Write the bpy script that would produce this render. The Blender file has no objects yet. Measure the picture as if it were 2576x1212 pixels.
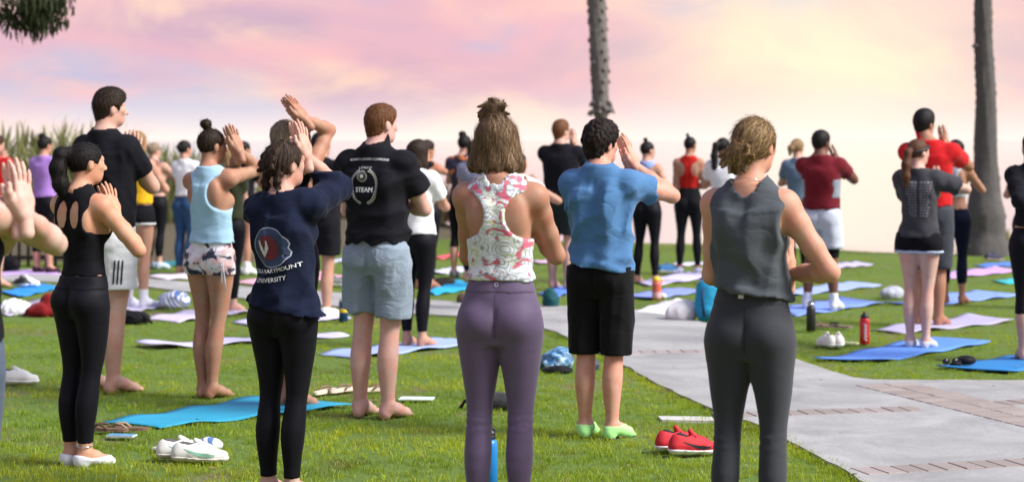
import bpy, math, random
import numpy as np
from mathutils import Vector, Matrix
from mathutils.bvhtree import BVHTree
R_ = math.radians
random.seed(7); RNG = np.random.default_rng(7)
scene = bpy.context.scene
COL = scene.collection

# ------------------------------------------------------------------ camera
FPX, CX, HY, CH = 4800.0, 1288.0, 350.0, 1.62      # focal length, centre column, horizon row (2576 px wide frame), eye height
cam_d = bpy.data.cameras.new('camera'); cam = bpy.data.objects.new('camera', cam_d); COL.objects.link(cam)
cam.location = (0, 0, CH); cam.rotation_euler = (R_(90), 0, 0)
cam_d.sensor_width = 36; cam_d.lens = FPX / 2576 * 36
cam_d.shift_y = -(606 - HY) / 2576
cam_d.clip_start = .1; cam_d.clip_end = 9000
cam_d.dof.use_dof = True; cam_d.dof.focus_distance = 8.9; cam_d.dof.aperture_fstop = 2.7
scene.camera = cam
# ------------------------------------------------------------------ render / exposure
scene.render.engine = 'CYCLES'
scene.cycles.use_denoising = True
scene.cycles.max_bounces = 8; scene.cycles.diffuse_bounces = 3; scene.cycles.glossy_bounces = 3
scene.cycles.transparent_max_bounces = 8
scene.cycles.caustics_reflective = False; scene.cycles.caustics_refractive = False
vs = scene.view_settings
vs.view_transform = 'Standard'; vs.look = 'None'; vs.gamma = 1; vs.use_curve_mapping = False
vs.exposure = 0.42
# ------------------------------------------------------------------ sky and sun
SUN_EL, SUN_AZ = 42, 110          # degrees; azimuth measured from the view direction towards the right
w = bpy.data.worlds.new('World'); scene.world = w; w.use_nodes = True
nt = w.node_tree; N = nt.nodes; L = nt.links
for n in list(N): N.remove(n)
def nd(t, **k):
    n = N.new(t)
    for a, b in k.items():
        setattr(n, a, b)
    return n
def world_sky():
    out = nd('ShaderNodeOutputWorld'); bg = nd('ShaderNodeBackground'); L.new(bg.outputs[0], out.inputs[0])
    tc = nd('ShaderNodeTexCoord')
    sky = nd('ShaderNodeTexSky'); sky.sky_type = 'NISHITA'; sky.sun_disc = False
    sky.sun_elevation = R_(SUN_EL); sky.sun_rotation = R_(SUN_AZ)
    sep = nd('ShaderNodeSeparateXYZ'); L.new(tc.outputs['Generated'], sep.inputs[0])
    def math_(op, a, b=None, c=None, clamp=False):
        m = nd('ShaderNodeMath', operation=op); m.use_clamp = clamp
        for i, v in enumerate((a, b, c)):
            if v is None: continue
            if isinstance(v, (int, float)): m.inputs[i].default_value = v
            else: L.new(v, m.inputs[i])
        return m.outputs[0]
    def noise(sc, detail, rough, loc, dist=0.0, nsc=1.0):
        mp = nd('ShaderNodeMapping'); L.new(tc.outputs['Generated'], mp.inputs[0])
        mp.inputs['Location'].default_value = loc; mp.inputs['Scale'].default_value = sc
        no = nd('ShaderNodeTexNoise'); L.new(mp.outputs[0], no.inputs['Vector'])
        no.inputs['Scale'].default_value = nsc; no.inputs['Detail'].default_value = detail
        no.inputs['Roughness'].default_value = rough; no.inputs['Distortion'].default_value = dist
        return no.outputs['Fac']
    def ramp(f, pts):
        r = nd('ShaderNodeValToRGB'); L.new(f, r.inputs[0]); e = r.color_ramp.elements
        r.color_ramp.interpolation = 'EASE'
        while len(e) < len(pts): e.new(.5)
        for el, (p, c) in zip(e, pts): el.position = p; el.color = (*c, 1)
        return r.outputs[0]
    def mix(f, a, b):
        m = nd('ShaderNodeMix', data_type='RGBA')
        if isinstance(f, float): m.inputs[0].default_value = f
        else: L.new(f, m.inputs[0])
        for i, v in ((6, a), (7, b)):
            if isinstance(v, tuple): m.inputs[i].default_value = (*v, 1)
            else: L.new(v, m.inputs[i])
        return m.outputs[2]
    big = noise((7, 7, 16), 2, .5, (.35, 0, .2), .3)
    med = noise((10, 10, 27), 7, .58, (1.7, .4, .9), .7)
    # lilac-grey air between clouds, going to blue-lilac
    air = ramp(big, [(.36, (.62, .44, .56)), (.52, (.80, .49, .58)), (.66, (.56, .55, .73))])
    cl = ramp(med, [(.40, (0, 0, 0)), (.70, (1, 1, 1))])
    warm = ramp(noise((6, 6, 20), 2, .5, (4.2, 1.1, 3.3)), [(.38, (.95, .50, .55)), (.62, (1.0, .70, .56))])
    c = mix(cl, air, warm)
    # cream glow round the veiled sunset
    gd = nd('ShaderNodeVectorMath', operation='DOT_PRODUCT'); L.new(tc.outputs['Generated'], gd.inputs[0])
    g = Vector((math.sin(R_(9.5)), math.cos(R_(9.5)), math.tan(R_(1.2)))).normalized(); gd.inputs[1].default_value = g
    gl = math_('MULTIPLY', math_('POWER', math_('MAXIMUM', gd.outputs['Value'], 0.0), 230.0), .95, clamp=True)
    gl2 = math_('MULTIPLY', gl, math_('ADD', math_('MULTIPLY', med, .9), .45), clamp=True)
    c = mix(gl2, c, (1.10, .95, .68))
    # pale band at the sea horizon
    hz = math_('POWER', math_('SUBTRACT', 1.0, math_('MULTIPLY', math_('ABSOLUTE', sep.outputs[2]), 30.0), clamp=True), 1.7)
    c = mix(math_('MULTIPLY', hz, .92), c, (1.10, .98, .90))
    # the sunset colours hang low; higher up the air is open blue sky
    sc_ = nd('ShaderNodeMix', data_type='RGBA', blend_type='MULTIPLY'); sc_.inputs[0].default_value = 1
    L.new(sky.outputs[0], sc_.inputs[6]); sc_.inputs[7].default_value = (.19, .19, .19, 1)
    up = nd('ShaderNodeMapRange', interpolation_type='SMOOTHSTEP'); L.new(sep.outputs[2], up.inputs[0]); up.inputs[1].default_value = .10; up.inputs[2].default_value = .55; up.inputs[4].default_value = .85
    L.new(mix(up.outputs[0], c, sc_.outputs[2]), bg.inputs[0]); bg.inputs[1].default_value = .79
world_sky()
sun_d = bpy.data.lights.new('sun', 'SUN'); sun = bpy.data.objects.new('sun', sun_d); COL.objects.link(sun)
sun_d.energy = 4.4; sun_d.angle = R_(22); sun_d.color = (1, .965, .90)
sv = Vector((math.sin(R_(SUN_AZ)) * math.cos(R_(SUN_EL)), math.cos(R_(SUN_AZ)) * math.cos(R_(SUN_EL)), math.sin(R_(SUN_EL))))
sun.rotation_euler = sv.to_track_quat('Z', 'Y').to_euler(); sun.location = sv * 30

# ------------------------------------------------------------------ helpers
def W(x, y, d):                    # a frame pixel at distance d
    return Vector(((x - CX) / FPX * d, d, CH - (y - HY) / FPX * d))
def G(x, y, z=0.0):                # a frame pixel on the ground
    d = FPX * (CH - z) / (y - HY); return Vector(((x - CX) / FPX * d, d, z))
def link(o, parent=None):
    COL.objects.link(o)
    if parent: o.parent = parent
    return o
def tag(o, label=None, cat=None, group=None, kind=None):
    for k, v in (('label', label), ('category', cat), ('group', group), ('kind', kind)):
        if v: o[k] = v
    return o
def empty(name, loc=(0, 0, 0), rz=0.0):
    o = bpy.data.objects.new(name, None); o.location = loc; o.rotation_euler = (0, 0, rz); o.empty_display_size = .1
    return link(o)
def mesh(name, v, f, m=None, parent=None, smooth=True):
    me = bpy.data.meshes.new(name)
    if isinstance(v, np.ndarray) and isinstance(f, np.ndarray):
        nv, nf, k = len(v), len(f), f.shape[1]
        me.vertices.add(nv); me.vertices.foreach_set('co', v.astype(np.float32).ravel())
        me.loops.add(nf * k); me.loops.foreach_set('vertex_index', f.astype(np.int32).ravel())
        me.polygons.add(nf); me.polygons.foreach_set('loop_start', np.arange(0, nf * k, k, dtype=np.int32))
        me.polygons.foreach_set('use_smooth', np.full(nf, smooth))
        me.update(calc_edges=True)
    else:
        me.from_pydata([tuple(p) for p in v], [], [tuple(q) for q in f])
        me.polygons.foreach_set('use_smooth', [smooth] * len(me.polygons)); me.update()
    if m is not None: me.materials.append(m)
    return link(bpy.data.objects.new(name, me), parent)
class MB:                          # collects simple shapes into one mesh
    def __init__(s): s.v = []; s.f = []
    def add(s, v, f):
        n = len(s.v); s.v += [tuple(p) for p in v]; s.f += [tuple(i + n for i in q) for q in f]
    def box(s, c, h, M=None):
        v = [Vector((c[0] + sx * h[0], c[1] + sy * h[1], c[2] + sz * h[2])) for sz in (-1, 1) for sy in (-1, 1) for sx in (-1, 1)]
        if M: v = [M @ p for p in v]
        s.add(v, [(0, 2, 3, 1), (4, 5, 7, 6), (0, 1, 5, 4), (2, 6, 7, 3), (0, 4, 6, 2), (1, 3, 7, 5)])
    def tube(s, pts, rad, n=8, caps=True):
        pts = [Vector(p) for p in pts]; rings = []
        up = Vector((.31, .17, .93))
        for i, p in enumerate(pts):
            t = (pts[min(i + 1, len(pts) - 1)] - pts[max(i - 1, 0)]).normalized()
            a = t.cross(up)
            if a.length < 1e-3: a = t.cross(Vector((1, 0, 0)))
            a.normalize(); b = t.cross(a); r = rad[i] if hasattr(rad, '__len__') else rad
            rings.append([p + (a * math.cos(q) + b * math.sin(q)) * r for q in [2 * math.pi * k / n for k in range(n)]])
        v = [p for r in rings for p in r]; f = []
        for i in range(len(pts) - 1):
            for k in range(n): f.append((i * n + k, i * n + (k + 1) % n, (i + 1) * n + (k + 1) % n, (i + 1) * n + k))
        if caps: f.append(tuple(range(n - 1, -1, -1))); f.append(tuple((len(pts) - 1) * n + k for k in range(n)))
        s.add(v, f)
    def lathe(s, prof, n=20, c=(0, 0, 0)):
        v = []; f = []
        for r, z in prof: v += [(c[0] + r * math.cos(2 * math.pi * k / n), c[1] + r * math.sin(2 * math.pi * k / n), c[2] + z) for k in range(n)]
        for i in range(len(prof) - 1):
            for k in range(n): f.append((i * n + k, i * n + (k + 1) % n, (i + 1) * n + (k + 1) % n, (i + 1) * n + k))
        f.append(tuple(range(n - 1, -1, -1))); f.append(tuple((len(prof) - 1) * n + k for k in range(n)))
        s.add(v, f)
    def build(s, name, m=None, parent=None, smooth=True): return mesh(name, s.v, s.f, m, parent, smooth)

# ------------------------------------------------------------------ materials
MATS = {}
class NT:
    def __init__(s, name):
        s.m = bpy.data.materials.new(name); s.m.use_nodes = True; s.t = s.m.node_tree
        s.b = s.t.nodes['Principled BSDF']; s.out = s.t.nodes['Material Output']
    def n(s, t, ins=None, **k):
        n = s.t.nodes.new(t)
        for a, b in k.items(): setattr(n, a, b)
        for a, b in (ins or {}).items(): s.put(n.inputs[a], b)
        return n
    def put(s, sock, v):
        if isinstance(v, bpy.types.NodeSocket): s.t.links.new(v, sock)
        elif isinstance(v, (tuple, list)) and len(v) == 3 and sock.type == 'RGBA': sock.default_value = (*v, 1)
        else: sock.default_value = v
    def coord(s, kind='Object', scale=(1, 1, 1), loc=(0, 0, 0), rot=(0, 0, 0)):
        if kind == 'World': c = s.n('ShaderNodeNewGeometry').outputs['Position']
        else: c = s.n('ShaderNodeTexCoord').outputs[kind]
        return s.n('ShaderNodeMapping', {'Vector': c, 'Scale': scale, 'Location': loc, 'Rotation': rot}).outputs[0]
    def noise(s, vec, scale=5, detail=3, rough=.5, dist=0.0, out='Fac'):
        return s.n('ShaderNodeTexNoise', {'Vector': vec, 'Scale': scale, 'Detail': detail, 'Roughness': rough, 'Distortion': dist}).outputs[out]
    def ramp(s, f, pts, interp='LINEAR'):
        r = s.n('ShaderNodeValToRGB', {'Fac': f}); e = r.color_ramp.elements; r.color_ramp.interpolation = interp
        while len(e) < len(pts): e.new(.5)
        for el, (p, c) in zip(e, pts): el.position = p; el.color = (*c, 1) if len(c) == 3 else c
        return r.outputs[0]
    def mix(s, f, a, b, blend='MIX'):
        m = s.n('ShaderNodeMix', data_type='RGBA', blend_type=blend); s.put(m.inputs[0], f); s.put(m.inputs[6], a); s.put(m.inputs[7], b)
        return m.outputs[2]
    def math(s, op, a, b=0.0, clamp=False):
        m = s.n('ShaderNodeMath', operation=op); m.use_clamp = clamp; s.put(m.inputs[0], a); s.put(m.inputs[1], b); return m.outputs[0]
    def bump(s, h, strength=.3, dist=.005, nrm=None):
        i = {'Height': h, 'Strength': strength, 'Distance': dist}
        if nrm is not None: i['Normal'] = nrm
        return s.n('ShaderNodeBump', i).outputs[0]
    def fin(s, col=None, rough=None, nrm=None, **k):
        if col is not None: s.put(s.b.inputs['Base Color'], col)
        if rough is not None: s.put(s.b.inputs['Roughness'], rough)
        if nrm is not None: s.put(s.b.inputs['Normal'], nrm)
        for a, b in k.items(): s.put(s.b.inputs[a.replace('_', ' ')], b)
        return s.m
def hexc(h, g=1.0):
    h = h.lstrip('#'); c = [int(h[i:i + 2], 16) / 255 for i in (0, 2, 4)]
    return tuple((x / 12.92 if x <= .04045 else ((x + .055) / 1.055) ** 2.4) * g for x in c)
def sc3(c, k): return tuple(min(1, max(0, x * k)) for x in c)
def cloth(col, rough=.85, wr=.5, var=.16, sheen=.15, name='cloth', fine=700):
    key = ('cloth', col, rough, wr, var, sheen, fine)
    if key in MATS: return MATS[key]
    t = NT(name); v = t.coord('Object')
    nz = t.noise(v, 9, 4, .6)
    c = t.mix(nz, sc3(col, 1 - var), sc3(col, 1 + var))
    wv = t.noise(t.coord('Object', (5, 5, 9), rot=(.3, .5, .2)), 1.0, 2, .45, .5)
    ridg = t.math('POWER', t.math('ABSOLUTE', t.math('SUBTRACT', wv, .5)), .8)
    n1 = t.bump(ridg, wr * .55, .03)
    w2 = t.math('ABSOLUTE', t.math('SUBTRACT', t.noise(t.coord('Object', (13, 13, 24), rot=(.7, .2, .9)), 1.0, 3, .55, .8), .5))
    n1 = t.bump(w2, wr * .28, .012, n1)
    n2 = t.bump(t.noise(v, fine, 1), .25, .0006, n1)
    MATS[key] = t.fin(c, rough, n2, Sheen_Weight=sheen, Sheen_Roughness=.4, Specular_IOR_Level=.10 if max(col) < .05 else .22)
    return MATS[key]
def skin(col):
    key = ('skin', col)
    if key in MATS: return MATS[key]
    t = NT('skin'); v = t.coord('Object')
    a = t.noise(v, 14, 4, .6); b = t.noise(v, 120, 2, .5)
    c = t.mix(t.ramp(a, [(.35, (0, 0, 0)), (.7, (1, 1, 1))]), col, (min(1, col[0] * 1.04), col[1] * .74, col[2] * .70))
    c = t.mix(t.ramp(b, [(.6, (0, 0, 0)), (.8, (.35, .35, .35))]), c, sc3(col, .7))
    n = t.bump(t.noise(v, 260, 2), .12, .001)
    n = t.bump(t.noise(v, 38, 3, .6), .10, .006, n)
    MATS[key] = t.fin(c, .55, n, Specular_IOR_Level=.3, Subsurface_Weight=.12, Subsurface_Radius=(.012, .005, .003), Subsurface_Scale=.6)
    return MATS[key]
def hairm(col, col2=None):
    key = ('hair', col, col2)
    if key in MATS: return MATS[key]
    t = NT('hair'); col2 = col2 or sc3(col, 1.9)
    v = t.coord('Object', (120, 120, 12)); nz = t.noise(v, 1.0, 4, .6, .35)
    at = t.n('ShaderNodeAttribute', attribute_name='tint').outputs['Fac']
    f = t.math('ADD', t.math('MULTIPLY', nz, .8), t.math('MULTIPLY', at, .45))
    c = t.ramp(f, [(.28, sc3(col, .55)), (.5, col), (.85, col2)])
    MATS[key] = t.fin(c, .62, t.bump(nz, .5, .004), Specular_IOR_Level=.22)
    return MATS[key]
def plain(col, rough=.5, name='plastic', bump=0.0, scale=60, var=.08, **k):
    key = ('plain', col, rough, bump, scale, var, tuple(k.items()))
    if key in MATS: return MATS[key]
    t = NT(name); v = t.coord('Object'); nz = t.noise(v, scale, 3, .6)
    c = t.mix(nz, sc3(col, 1 - var), sc3(col, 1 + var))
    MATS[key] = t.fin(c, rough, t.bump(nz, bump, .003) if bump else None, **k)
    return MATS[key]
# ------------------------------------------------------------------ implicit surfaces
class Field:
    def __init__(s, lo, hi, h):
        s.h = h; s.lo = np.array(lo, float); n = np.ceil((np.array(hi, float) - s.lo) / h).astype(int) + 1
        s.n = n; s.ax = [(s.lo[i] + np.arange(n[i]) * h).astype(np.float32) for i in range(3)]
        s.F = np.full(n, .3, np.float32)
    def like(s):
        o = Field.__new__(Field); o.h, o.lo, o.n, o.ax = s.h, s.lo, s.n, s.ax; o.F = np.full(s.n, .3, np.float32); return o
    def sub(s, lo, hi):
        a = [int(np.clip(math.floor((lo[i] - s.lo[i]) / s.h), 0, s.n[i])) for i in range(3)]
        b = [int(np.clip(math.ceil((hi[i] - s.lo[i]) / s.h) + 1, 0, s.n[i])) for i in range(3)]
        sl = tuple(slice(p, q) for p, q in zip(a, b))
        if any(p >= q for p, q in zip(a, b)): return None, None
        return sl, (s.ax[0][sl[0]][:, None, None], s.ax[1][sl[1]][None, :, None], s.ax[2][sl[2]][None, None, :])
    def grid(s): return s.ax[0][:, None, None], s.ax[1][None, :, None], s.ax[2][None, None, :]
    def put(s, fn, lo, hi, k=.02):
        m = .03 + k; sl, g = s.sub([v - m for v in lo], [v + m for v in hi])
        if sl is None: return
        s.F[sl] = smin(s.F[sl], fn(*g), k)
    def cone(s, a, b, r1, r2, k=.02):
        r = max(r1, r2); lo = [min(a[i], b[i]) - r for i in range(3)]; hi = [max(a[i], b[i]) + r for i in range(3)]
        s.put(lambda X, Y, Z: d_cone(X, Y, Z, a, b, r1, r2), lo, hi, k)
    def chain(s, pts, rad, k=.015):
        for i in range(len(pts) - 1): s.cone(pts[i], pts[i + 1], rad[i], rad[i + 1], k)
    def ell(s, c, r, k=.02, M=None):
        R = max(r) if M is not None else None
        lo = [c[i] - (R or r[i]) for i in range(3)]; hi = [c[i] + (R or r[i]) for i in range(3)]
        s.put(lambda X, Y, Z: d_ell(X, Y, Z, c, r, M), lo, hi, k)
    def mesh(s):
        return surface_net(s.F, s.lo, s.h)
def smin(a, b, k):
    h = np.maximum(k - np.abs(a - b), 0) / k
    return np.minimum(a, b) - h * h * (k * .25)
def smax(a, b, k): return -smin(-a, -b, k)
def d_cone(X, Y, Z, a, b, r1, r2):
    a = [float(v) for v in a]; d = [float(b[i]) - a[i] for i in range(3)]; L2 = max(sum(v * v for v in d), 1e-9)
    x, y, z = X - a[0], Y - a[1], Z - a[2]
    t = np.clip((x * d[0] + y * d[1] + z * d[2]) / L2, 0, 1)
    return np.sqrt((x - t * d[0]) ** 2 + (y - t * d[1]) ** 2 + (z - t * d[2]) ** 2) - (r1 + (r2 - r1) * t)
def d_ell(X, Y, Z, c, r, M=None):
    x, y, z = X - c[0], Y - c[1], Z - c[2]
    if M is not None:
        x, y, z = (M[0][0] * x + M[0][1] * y + M[0][2] * z, M[1][0] * x + M[1][1] * y + M[1][2] * z, M[2][0] * x + M[2][1] * y + M[2][2] * z)
    q = np.sqrt((x / r[0]) ** 2 + (y / r[1]) ** 2 + (z / r[2]) ** 2)
    g = np.sqrt((x / r[0] ** 2) ** 2 + (y / r[1] ** 2) ** 2 + (z / r[2] ** 2) ** 2) + 1e-6
    return (q * (q - 1) / g).astype(np.float32)
def surface_net(F, lo, h):
    S = F < 0
    c = np.zeros(tuple(n - 1 for n in F.shape), np.uint8)
    for i in (0, 1):
        for j in (0, 1):
            for k in (0, 1): c += S[i:F.shape[0] - 1 + i, j:F.shape[1] - 1 + j, k:F.shape[2] - 1 + k]
    act = np.argwhere((c > 0) & (c < 8))
    if len(act) == 0: return np.zeros((0, 3)), np.zeros((0, 4), int)
    idx = np.full(c.shape, -1, np.int64); idx[act[:, 0], act[:, 1], act[:, 2]] = np.arange(len(act))
    I, J, K = act.T
    cv = {(i, j, k): F[I + i, J + j, K + k] for i in (0, 1) for j in (0, 1) for k in (0, 1)}
    acc = np.zeros((len(act), 3)); cnt = np.zeros(len(act))
    cs = list(cv)
    for a in cs:
        for ax in range(3):
            if a[ax] == 1: continue
            b = tuple(1 if q == ax else a[q] for q in range(3))
            va, vb = cv[a], cv[b]; m = (va < 0) != (vb < 0)
            t = np.where(m, va / np.where(m, va - vb, 1), 0)
            for q in range(3): acc[:, q] += np.where(m, a[q] + (t if q == ax else 0), 0)
            cnt += m
    v = lo + h * (act + acc / cnt[:, None])
    faces = []
    for ax in range(3):
        o1, o2 = [(1, 2), (2, 0), (0, 1)][ax]
        sa = [slice(None)] * 3; sb = [slice(None)] * 3; sa[ax] = slice(0, -1); sb[ax] = slice(1, None)
        A, B = S[tuple(sa)], S[tuple(sb)]
        e = np.argwhere(A != B)
        e = e[(e[:, o1] > 0) & (e[:, o2] > 0) & (e[:, o1] < F.shape[o1] - 1) & (e[:, o2] < F.shape[o2] - 1)]
        if not len(e): continue
        fl = A[e[:, 0], e[:, 1], e[:, 2]]
        def q(d1, d2):
            p = e.copy(); p[:, o1] -= d1; p[:, o2] -= d2; return idx[p[:, 0], p[:, 1], p[:, 2]]
        f = np.stack([q(1, 1), q(0, 1), q(0, 0), q(1, 0)], 1)
        faces.append(np.where(fl[:, None], f, f[:, ::-1]))
    f = np.concatenate(faces); f = f[(f >= 0).all(1)]
    return v, f
def smooth_tab(zs, vals, q):       # monotone-ish smooth interpolation
    zz = np.linspace(zs[0], zs[-1], 400); y = np.interp(zz, zs, vals)
    n = 17; k = np.hanning(n + 2)[1:-1]; k /= k.sum()
    y = np.convolve(np.pad(y, n // 2, mode='edge'), k, 'valid')
    return np.interp(q, zz, y).astype(np.float32)
def d_loft(X, Y, Z, zs, a, b, cx, cy, p=2.0, cap=True, grow=0.0):
    z = Z.ravel(); A = smooth_tab(zs, a, z) + grow; B = smooth_tab(zs, b, z) + grow
    Cx = smooth_tab(zs, cx, z) if hasattr(cx, '__len__') else cx; Cy = smooth_tab(zs, cy, z) if hasattr(cy, '__len__') else cy
    x = np.abs(X - Cx) / A; y = np.abs(Y - Cy) / B
    q = np.sqrt(x * x + y * y) if p == 2.0 else (x ** p + y ** p) ** (1 / p)
    d = (q - 1) * np.minimum(A, B)
    if cap: d = np.maximum(d, np.maximum(Z - (zs[-1] + grow), (zs[0] - grow) - Z))
    return d.astype(np.float32)
def waves(X, Y, Z, seed, wl, n=5, sq=(1, 1, .6)):
    r = np.random.default_rng(seed); o = 0
    for i in range(n):
        d = r.normal(size=3) * np.array(sq); d /= np.linalg.norm(d); k = 2 * math.pi / (wl * r.uniform(.7, 1.6)); ph = r.uniform(0, 6.28)
        d2 = r.normal(size=3); d2 /= np.linalg.norm(d2)
        a = (X * d[0] + Y * d[1] + Z * d[2]) * k + ph + 1.2 * np.sin((X * d2[0] + Y * d2[1] + Z * d2[2]) * k * .45 + ph * 2)
        o = o + (np.sin(a) if i % 2 else 1.3 * (2 * np.abs(np.sin(a * .5)) - 1.27))
    return (o / n * 1.25).astype(np.float32)

# ------------------------------------------------------------------ body proportions, for a stature of 1.70 (female, male)
TZ = np.array([.78, .83, .88, .93, .98, 1.04, 1.08, 1.14, 1.20, 1.25, 1.295, 1.34, 1.375, 1.412, 1.445])
TA = (np.array([.150, .170, .170, .158, .140, .120, .112, .114, .121, .127, .130, .130, .122, .095, .058]),
      np.array([.125, .152, .163, .163, .158, .150, .148, .151, .159, .168, .174, .176, .165, .120, .07]))
TB = (np.array([.080, .094, .100, .100, .097, .089, .085, .088, .094, .099, .099, .093, .080, .062, .05]),
      np.array([.085, .104, .113, .114, .111, .107, .106, .108, .113, .117, .117, .108, .093, .072, .055]))
TC = np.array([-.005, -.008, -.006, 0, .006, .012, .014, .010, .002, -.006, -.010, -.014, -.018, -.02, -.02])
LZ = np.array([.06, .10, .15, .22, .28, .34, .40, .46, .50, .56, .64, .72, .79, .85, .90])
LA = (np.array([.035, .0330, .034, .042, .050, .0535, .050, .0455, .0475, .0545, .067, .080, .088, .089, .074]),
      np.array([.037, .036, .039, .048, .055, .058, .055, .053, .055, .061, .071, .080, .086, .088, .085]))
LB = (np.array([.043, .041, .042, .050, .058, .061, .057, .051, .053, .061, .072, .083, .090, .092, .076]),
      np.array([.045, .044, .047, .055, .062, .065, .061, .058, .061, .068, .078, .087, .092, .094, .09]))
LCY = np.array([-.03, -.03, -.031, -.033, -.033, -.028, -.018, -.008, .0, .006, .006, .002, -.004, -.008, -.01])

def rot(v, a):
    c, s = math.cos(a), math.sin(a); return Vector((v[0] * c - v[1] * s, v[0] * s + v[1] * c, v[2]))
def ik(S, T, l1, l2, pole):
    d = T - S; L_ = min(max(d.length, abs(l1 - l2) + .01), l1 + l2 - .005); u = d.normalized()
    a = (l1 * l1 - l2 * l2 + L_ * L_) / (2 * L_); hgt = math.sqrt(max(l1 * l1 - a * a, 0))
    p = (pole - u * pole.dot(u)).normalized()
    return S + u * a + p * hgt
def on_ray(S, x, y, Ln, sign):
    o = Vector((0, 0, CH)); D = Vector(((x - CX) / FPX, 1, -(y - HY) / FPX)); m = o - S
    A = D.dot(D); B = D.dot(m); C = m.dot(m) - Ln * Ln; q = B * B - A * C
    t = (-B + (math.sqrt(q) * sign if q > 0 else 0)) / A
    return o + D * t
def hand_mesh(Wr, u, n, thumb, k, h, spread=.0, bend=.0):
    """one hand: palm, four fingers of unequal length and a thumb; u to the finger tips, n out of the palm, thumb side"""
    u = u.normalized(); n = (n - u * n.dot(u)).normalized(); t = (thumb - u * thumb.dot(u) - n * thumb.dot(n)).normalized()
    P = lambda a, b, c: Wr + (u * a + t * b + n * c) * k
    pts = [P(-.07, 0, 0), P(.20, .07, .05), P(.2, -.06, -.05), P(-.05, .05, -.03)]
    lo = [min(p[i] for p in pts) - .05 for i in range(3)]; hi = [max(p[i] for p in pts) + .05 for i in range(3)]
    f = Field(lo, hi, h)
    f.cone(P(-.06, 0, 0), P(.0, 0, 0), .024 * k, .023 * k, .01)
    fingers = [(.0315, .098, .073, .0080), (.0108, .103, .082, .0083), (-.0098, .099, .076, .0080), (-.0295, .090, .060, .0070)]
    for b, base, ln, r in fingers:
        f.cone(P(.0, b * .55, 0), P(base * .55, b * .9, -.001), .0165 * k, .0145 * k, .016)
        f.cone(P(base * .55, b * .9, -.001), P(base, b, 0), .0145 * k, .0105 * k, .012)
    f.ell(P(.035, .02, .006), (.02 * k,) * 3, .015); f.ell(P(.035, -.022, .005), (.018 * k,) * 3, .015)
    for b, base, ln, r in fingers:
        sp = b * spread; q0 = P(base, b, 0); q1 = P(base + ln * .45, b + sp * .4, -bend * .35); q2 = P(base + ln * .76, b + sp * .7, -bend * .2 + .001); q3 = P(base + ln, b + sp, .002 + bend * .25)
        f.cone(q0, q1, r * 1.05 * k, r * k, .004); f.cone(q1, q2, r * k, r * .93 * k, .004); f.cone(q2, q3, r * .93 * k, r * .74 * k, .004)
    f.chain([P(.012, .022, .006), P(.045, .045, .010), P(.072, .060, .008), P(.098, .064, .004)], [.0165 * k, .0135 * k, .0108 * k, .0082 * k], .008)
    return f.mesh()
def join(parts):
    v = []; f = []; n = 0
    for a, b in parts:
        if len(a) == 0: continue
        v.append(a); f.append(b + n); n += len(a)
    return np.concatenate(v), np.concatenate(f)

def head_shape(f, P, k, sex):
    """cranium, jaw, face and ears into field f; P maps head coordinates to body coordinates, k is the head's scale"""
    Mi = P.M
    e = lambda c, r, kk=.02: f.ell(P(c), [q * k for q in r], kk, Mi)
    e((0, -.012, .028), (.072, .093, .085)); e((0, .022, -.03), (.058, .068, .075), .03)
    e((0, .055, -.078), (.028 + .006 * sex, .026, .026), .03); e((0, .01, -.065), (.050 + .005 * sex, .05, .042), .03)
    f.cone(P((0, .083, .012)), P((0, .107, -.026)), .009 * k, .0125 * k, .012)
    e((0, .074, .028), (.05, .014, .014), .02)
    for s in (-1, 1):
        e((s * .075, -.010, -.008), (.011, .019, .031), .006); e((s * .012, .093, -.030), (.009, .009, .007), .006)
        e((s * .036, .062, -.012), (.022, .018, .02), .02)
    e((0, .086, -.053), (.022, .010, .006), .006); e((0, .084, -.064), (.019, .010, .007), .006)
class Head:
    def __init__(s, c, yaw, pitch, tilt, k):
        m = Matrix.Rotation(-yaw, 3, 'Z') @ Matrix.Rotation(pitch, 3, 'X') @ Matrix.Rotation(tilt, 3, 'Y')
        s.R = m; s.M = [list(r) for r in m.transposed()]; s.c = Vector(c); s.k = k
    def __call__(s, p): return s.c + s.R @ (Vector(p) * s.k)
    def loc(s, X, Y, Z):
        x, y, z = X - s.c.x, Y - s.c.y, Z - s.c.z; M = s.M
        return [(M[i][0] * x + M[i][1] * y + M[i][2] * z) / s.k for i in range(3)]

def foot_prims(f, an, fd, sd, kk, bare):
    sdv = Vector((fd.y, -fd.x, 0)); Q = lambda a, b, c: an + fd * (a * kk) + sdv * (b * kk) + Vector((0, 0, c * kk))
    f.ell(Q(-.022, 0, .034), (.031 * kk, .036 * kk, .036 * kk), .02)
    for s in (-1, 1): f.ell(Q(.004, s * .026, .078), (.013 * kk, .014 * kk, .014 * kk), .012)      # ankle bones
    for b in (-.012, .012):
        f.chain([Q(.0, b * .6, .062), Q(.06, b * 1.1, .044), Q(.12, b * 1.6, .024), Q(.143, b * 1.6, .017)], [.034 * kk, .030 * kk, .022 * kk, .015 * kk], .02)
    for i, b in enumerate((-.0315, -.0125, .0035, .018, .031)):
        q = b * sd; r = (.0118, .0088, .0083, .0078, .0078)[i] * kk; e = (.190, .189, .181, .171, .160)[i]
        f.cone(Q(.135, q, .015), Q(e - .018, q, .014), r * .95, r, .004); f.cone(Q(e - .018, q, .014), Q(e, q, .009), r, r * .85, .004)
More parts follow.
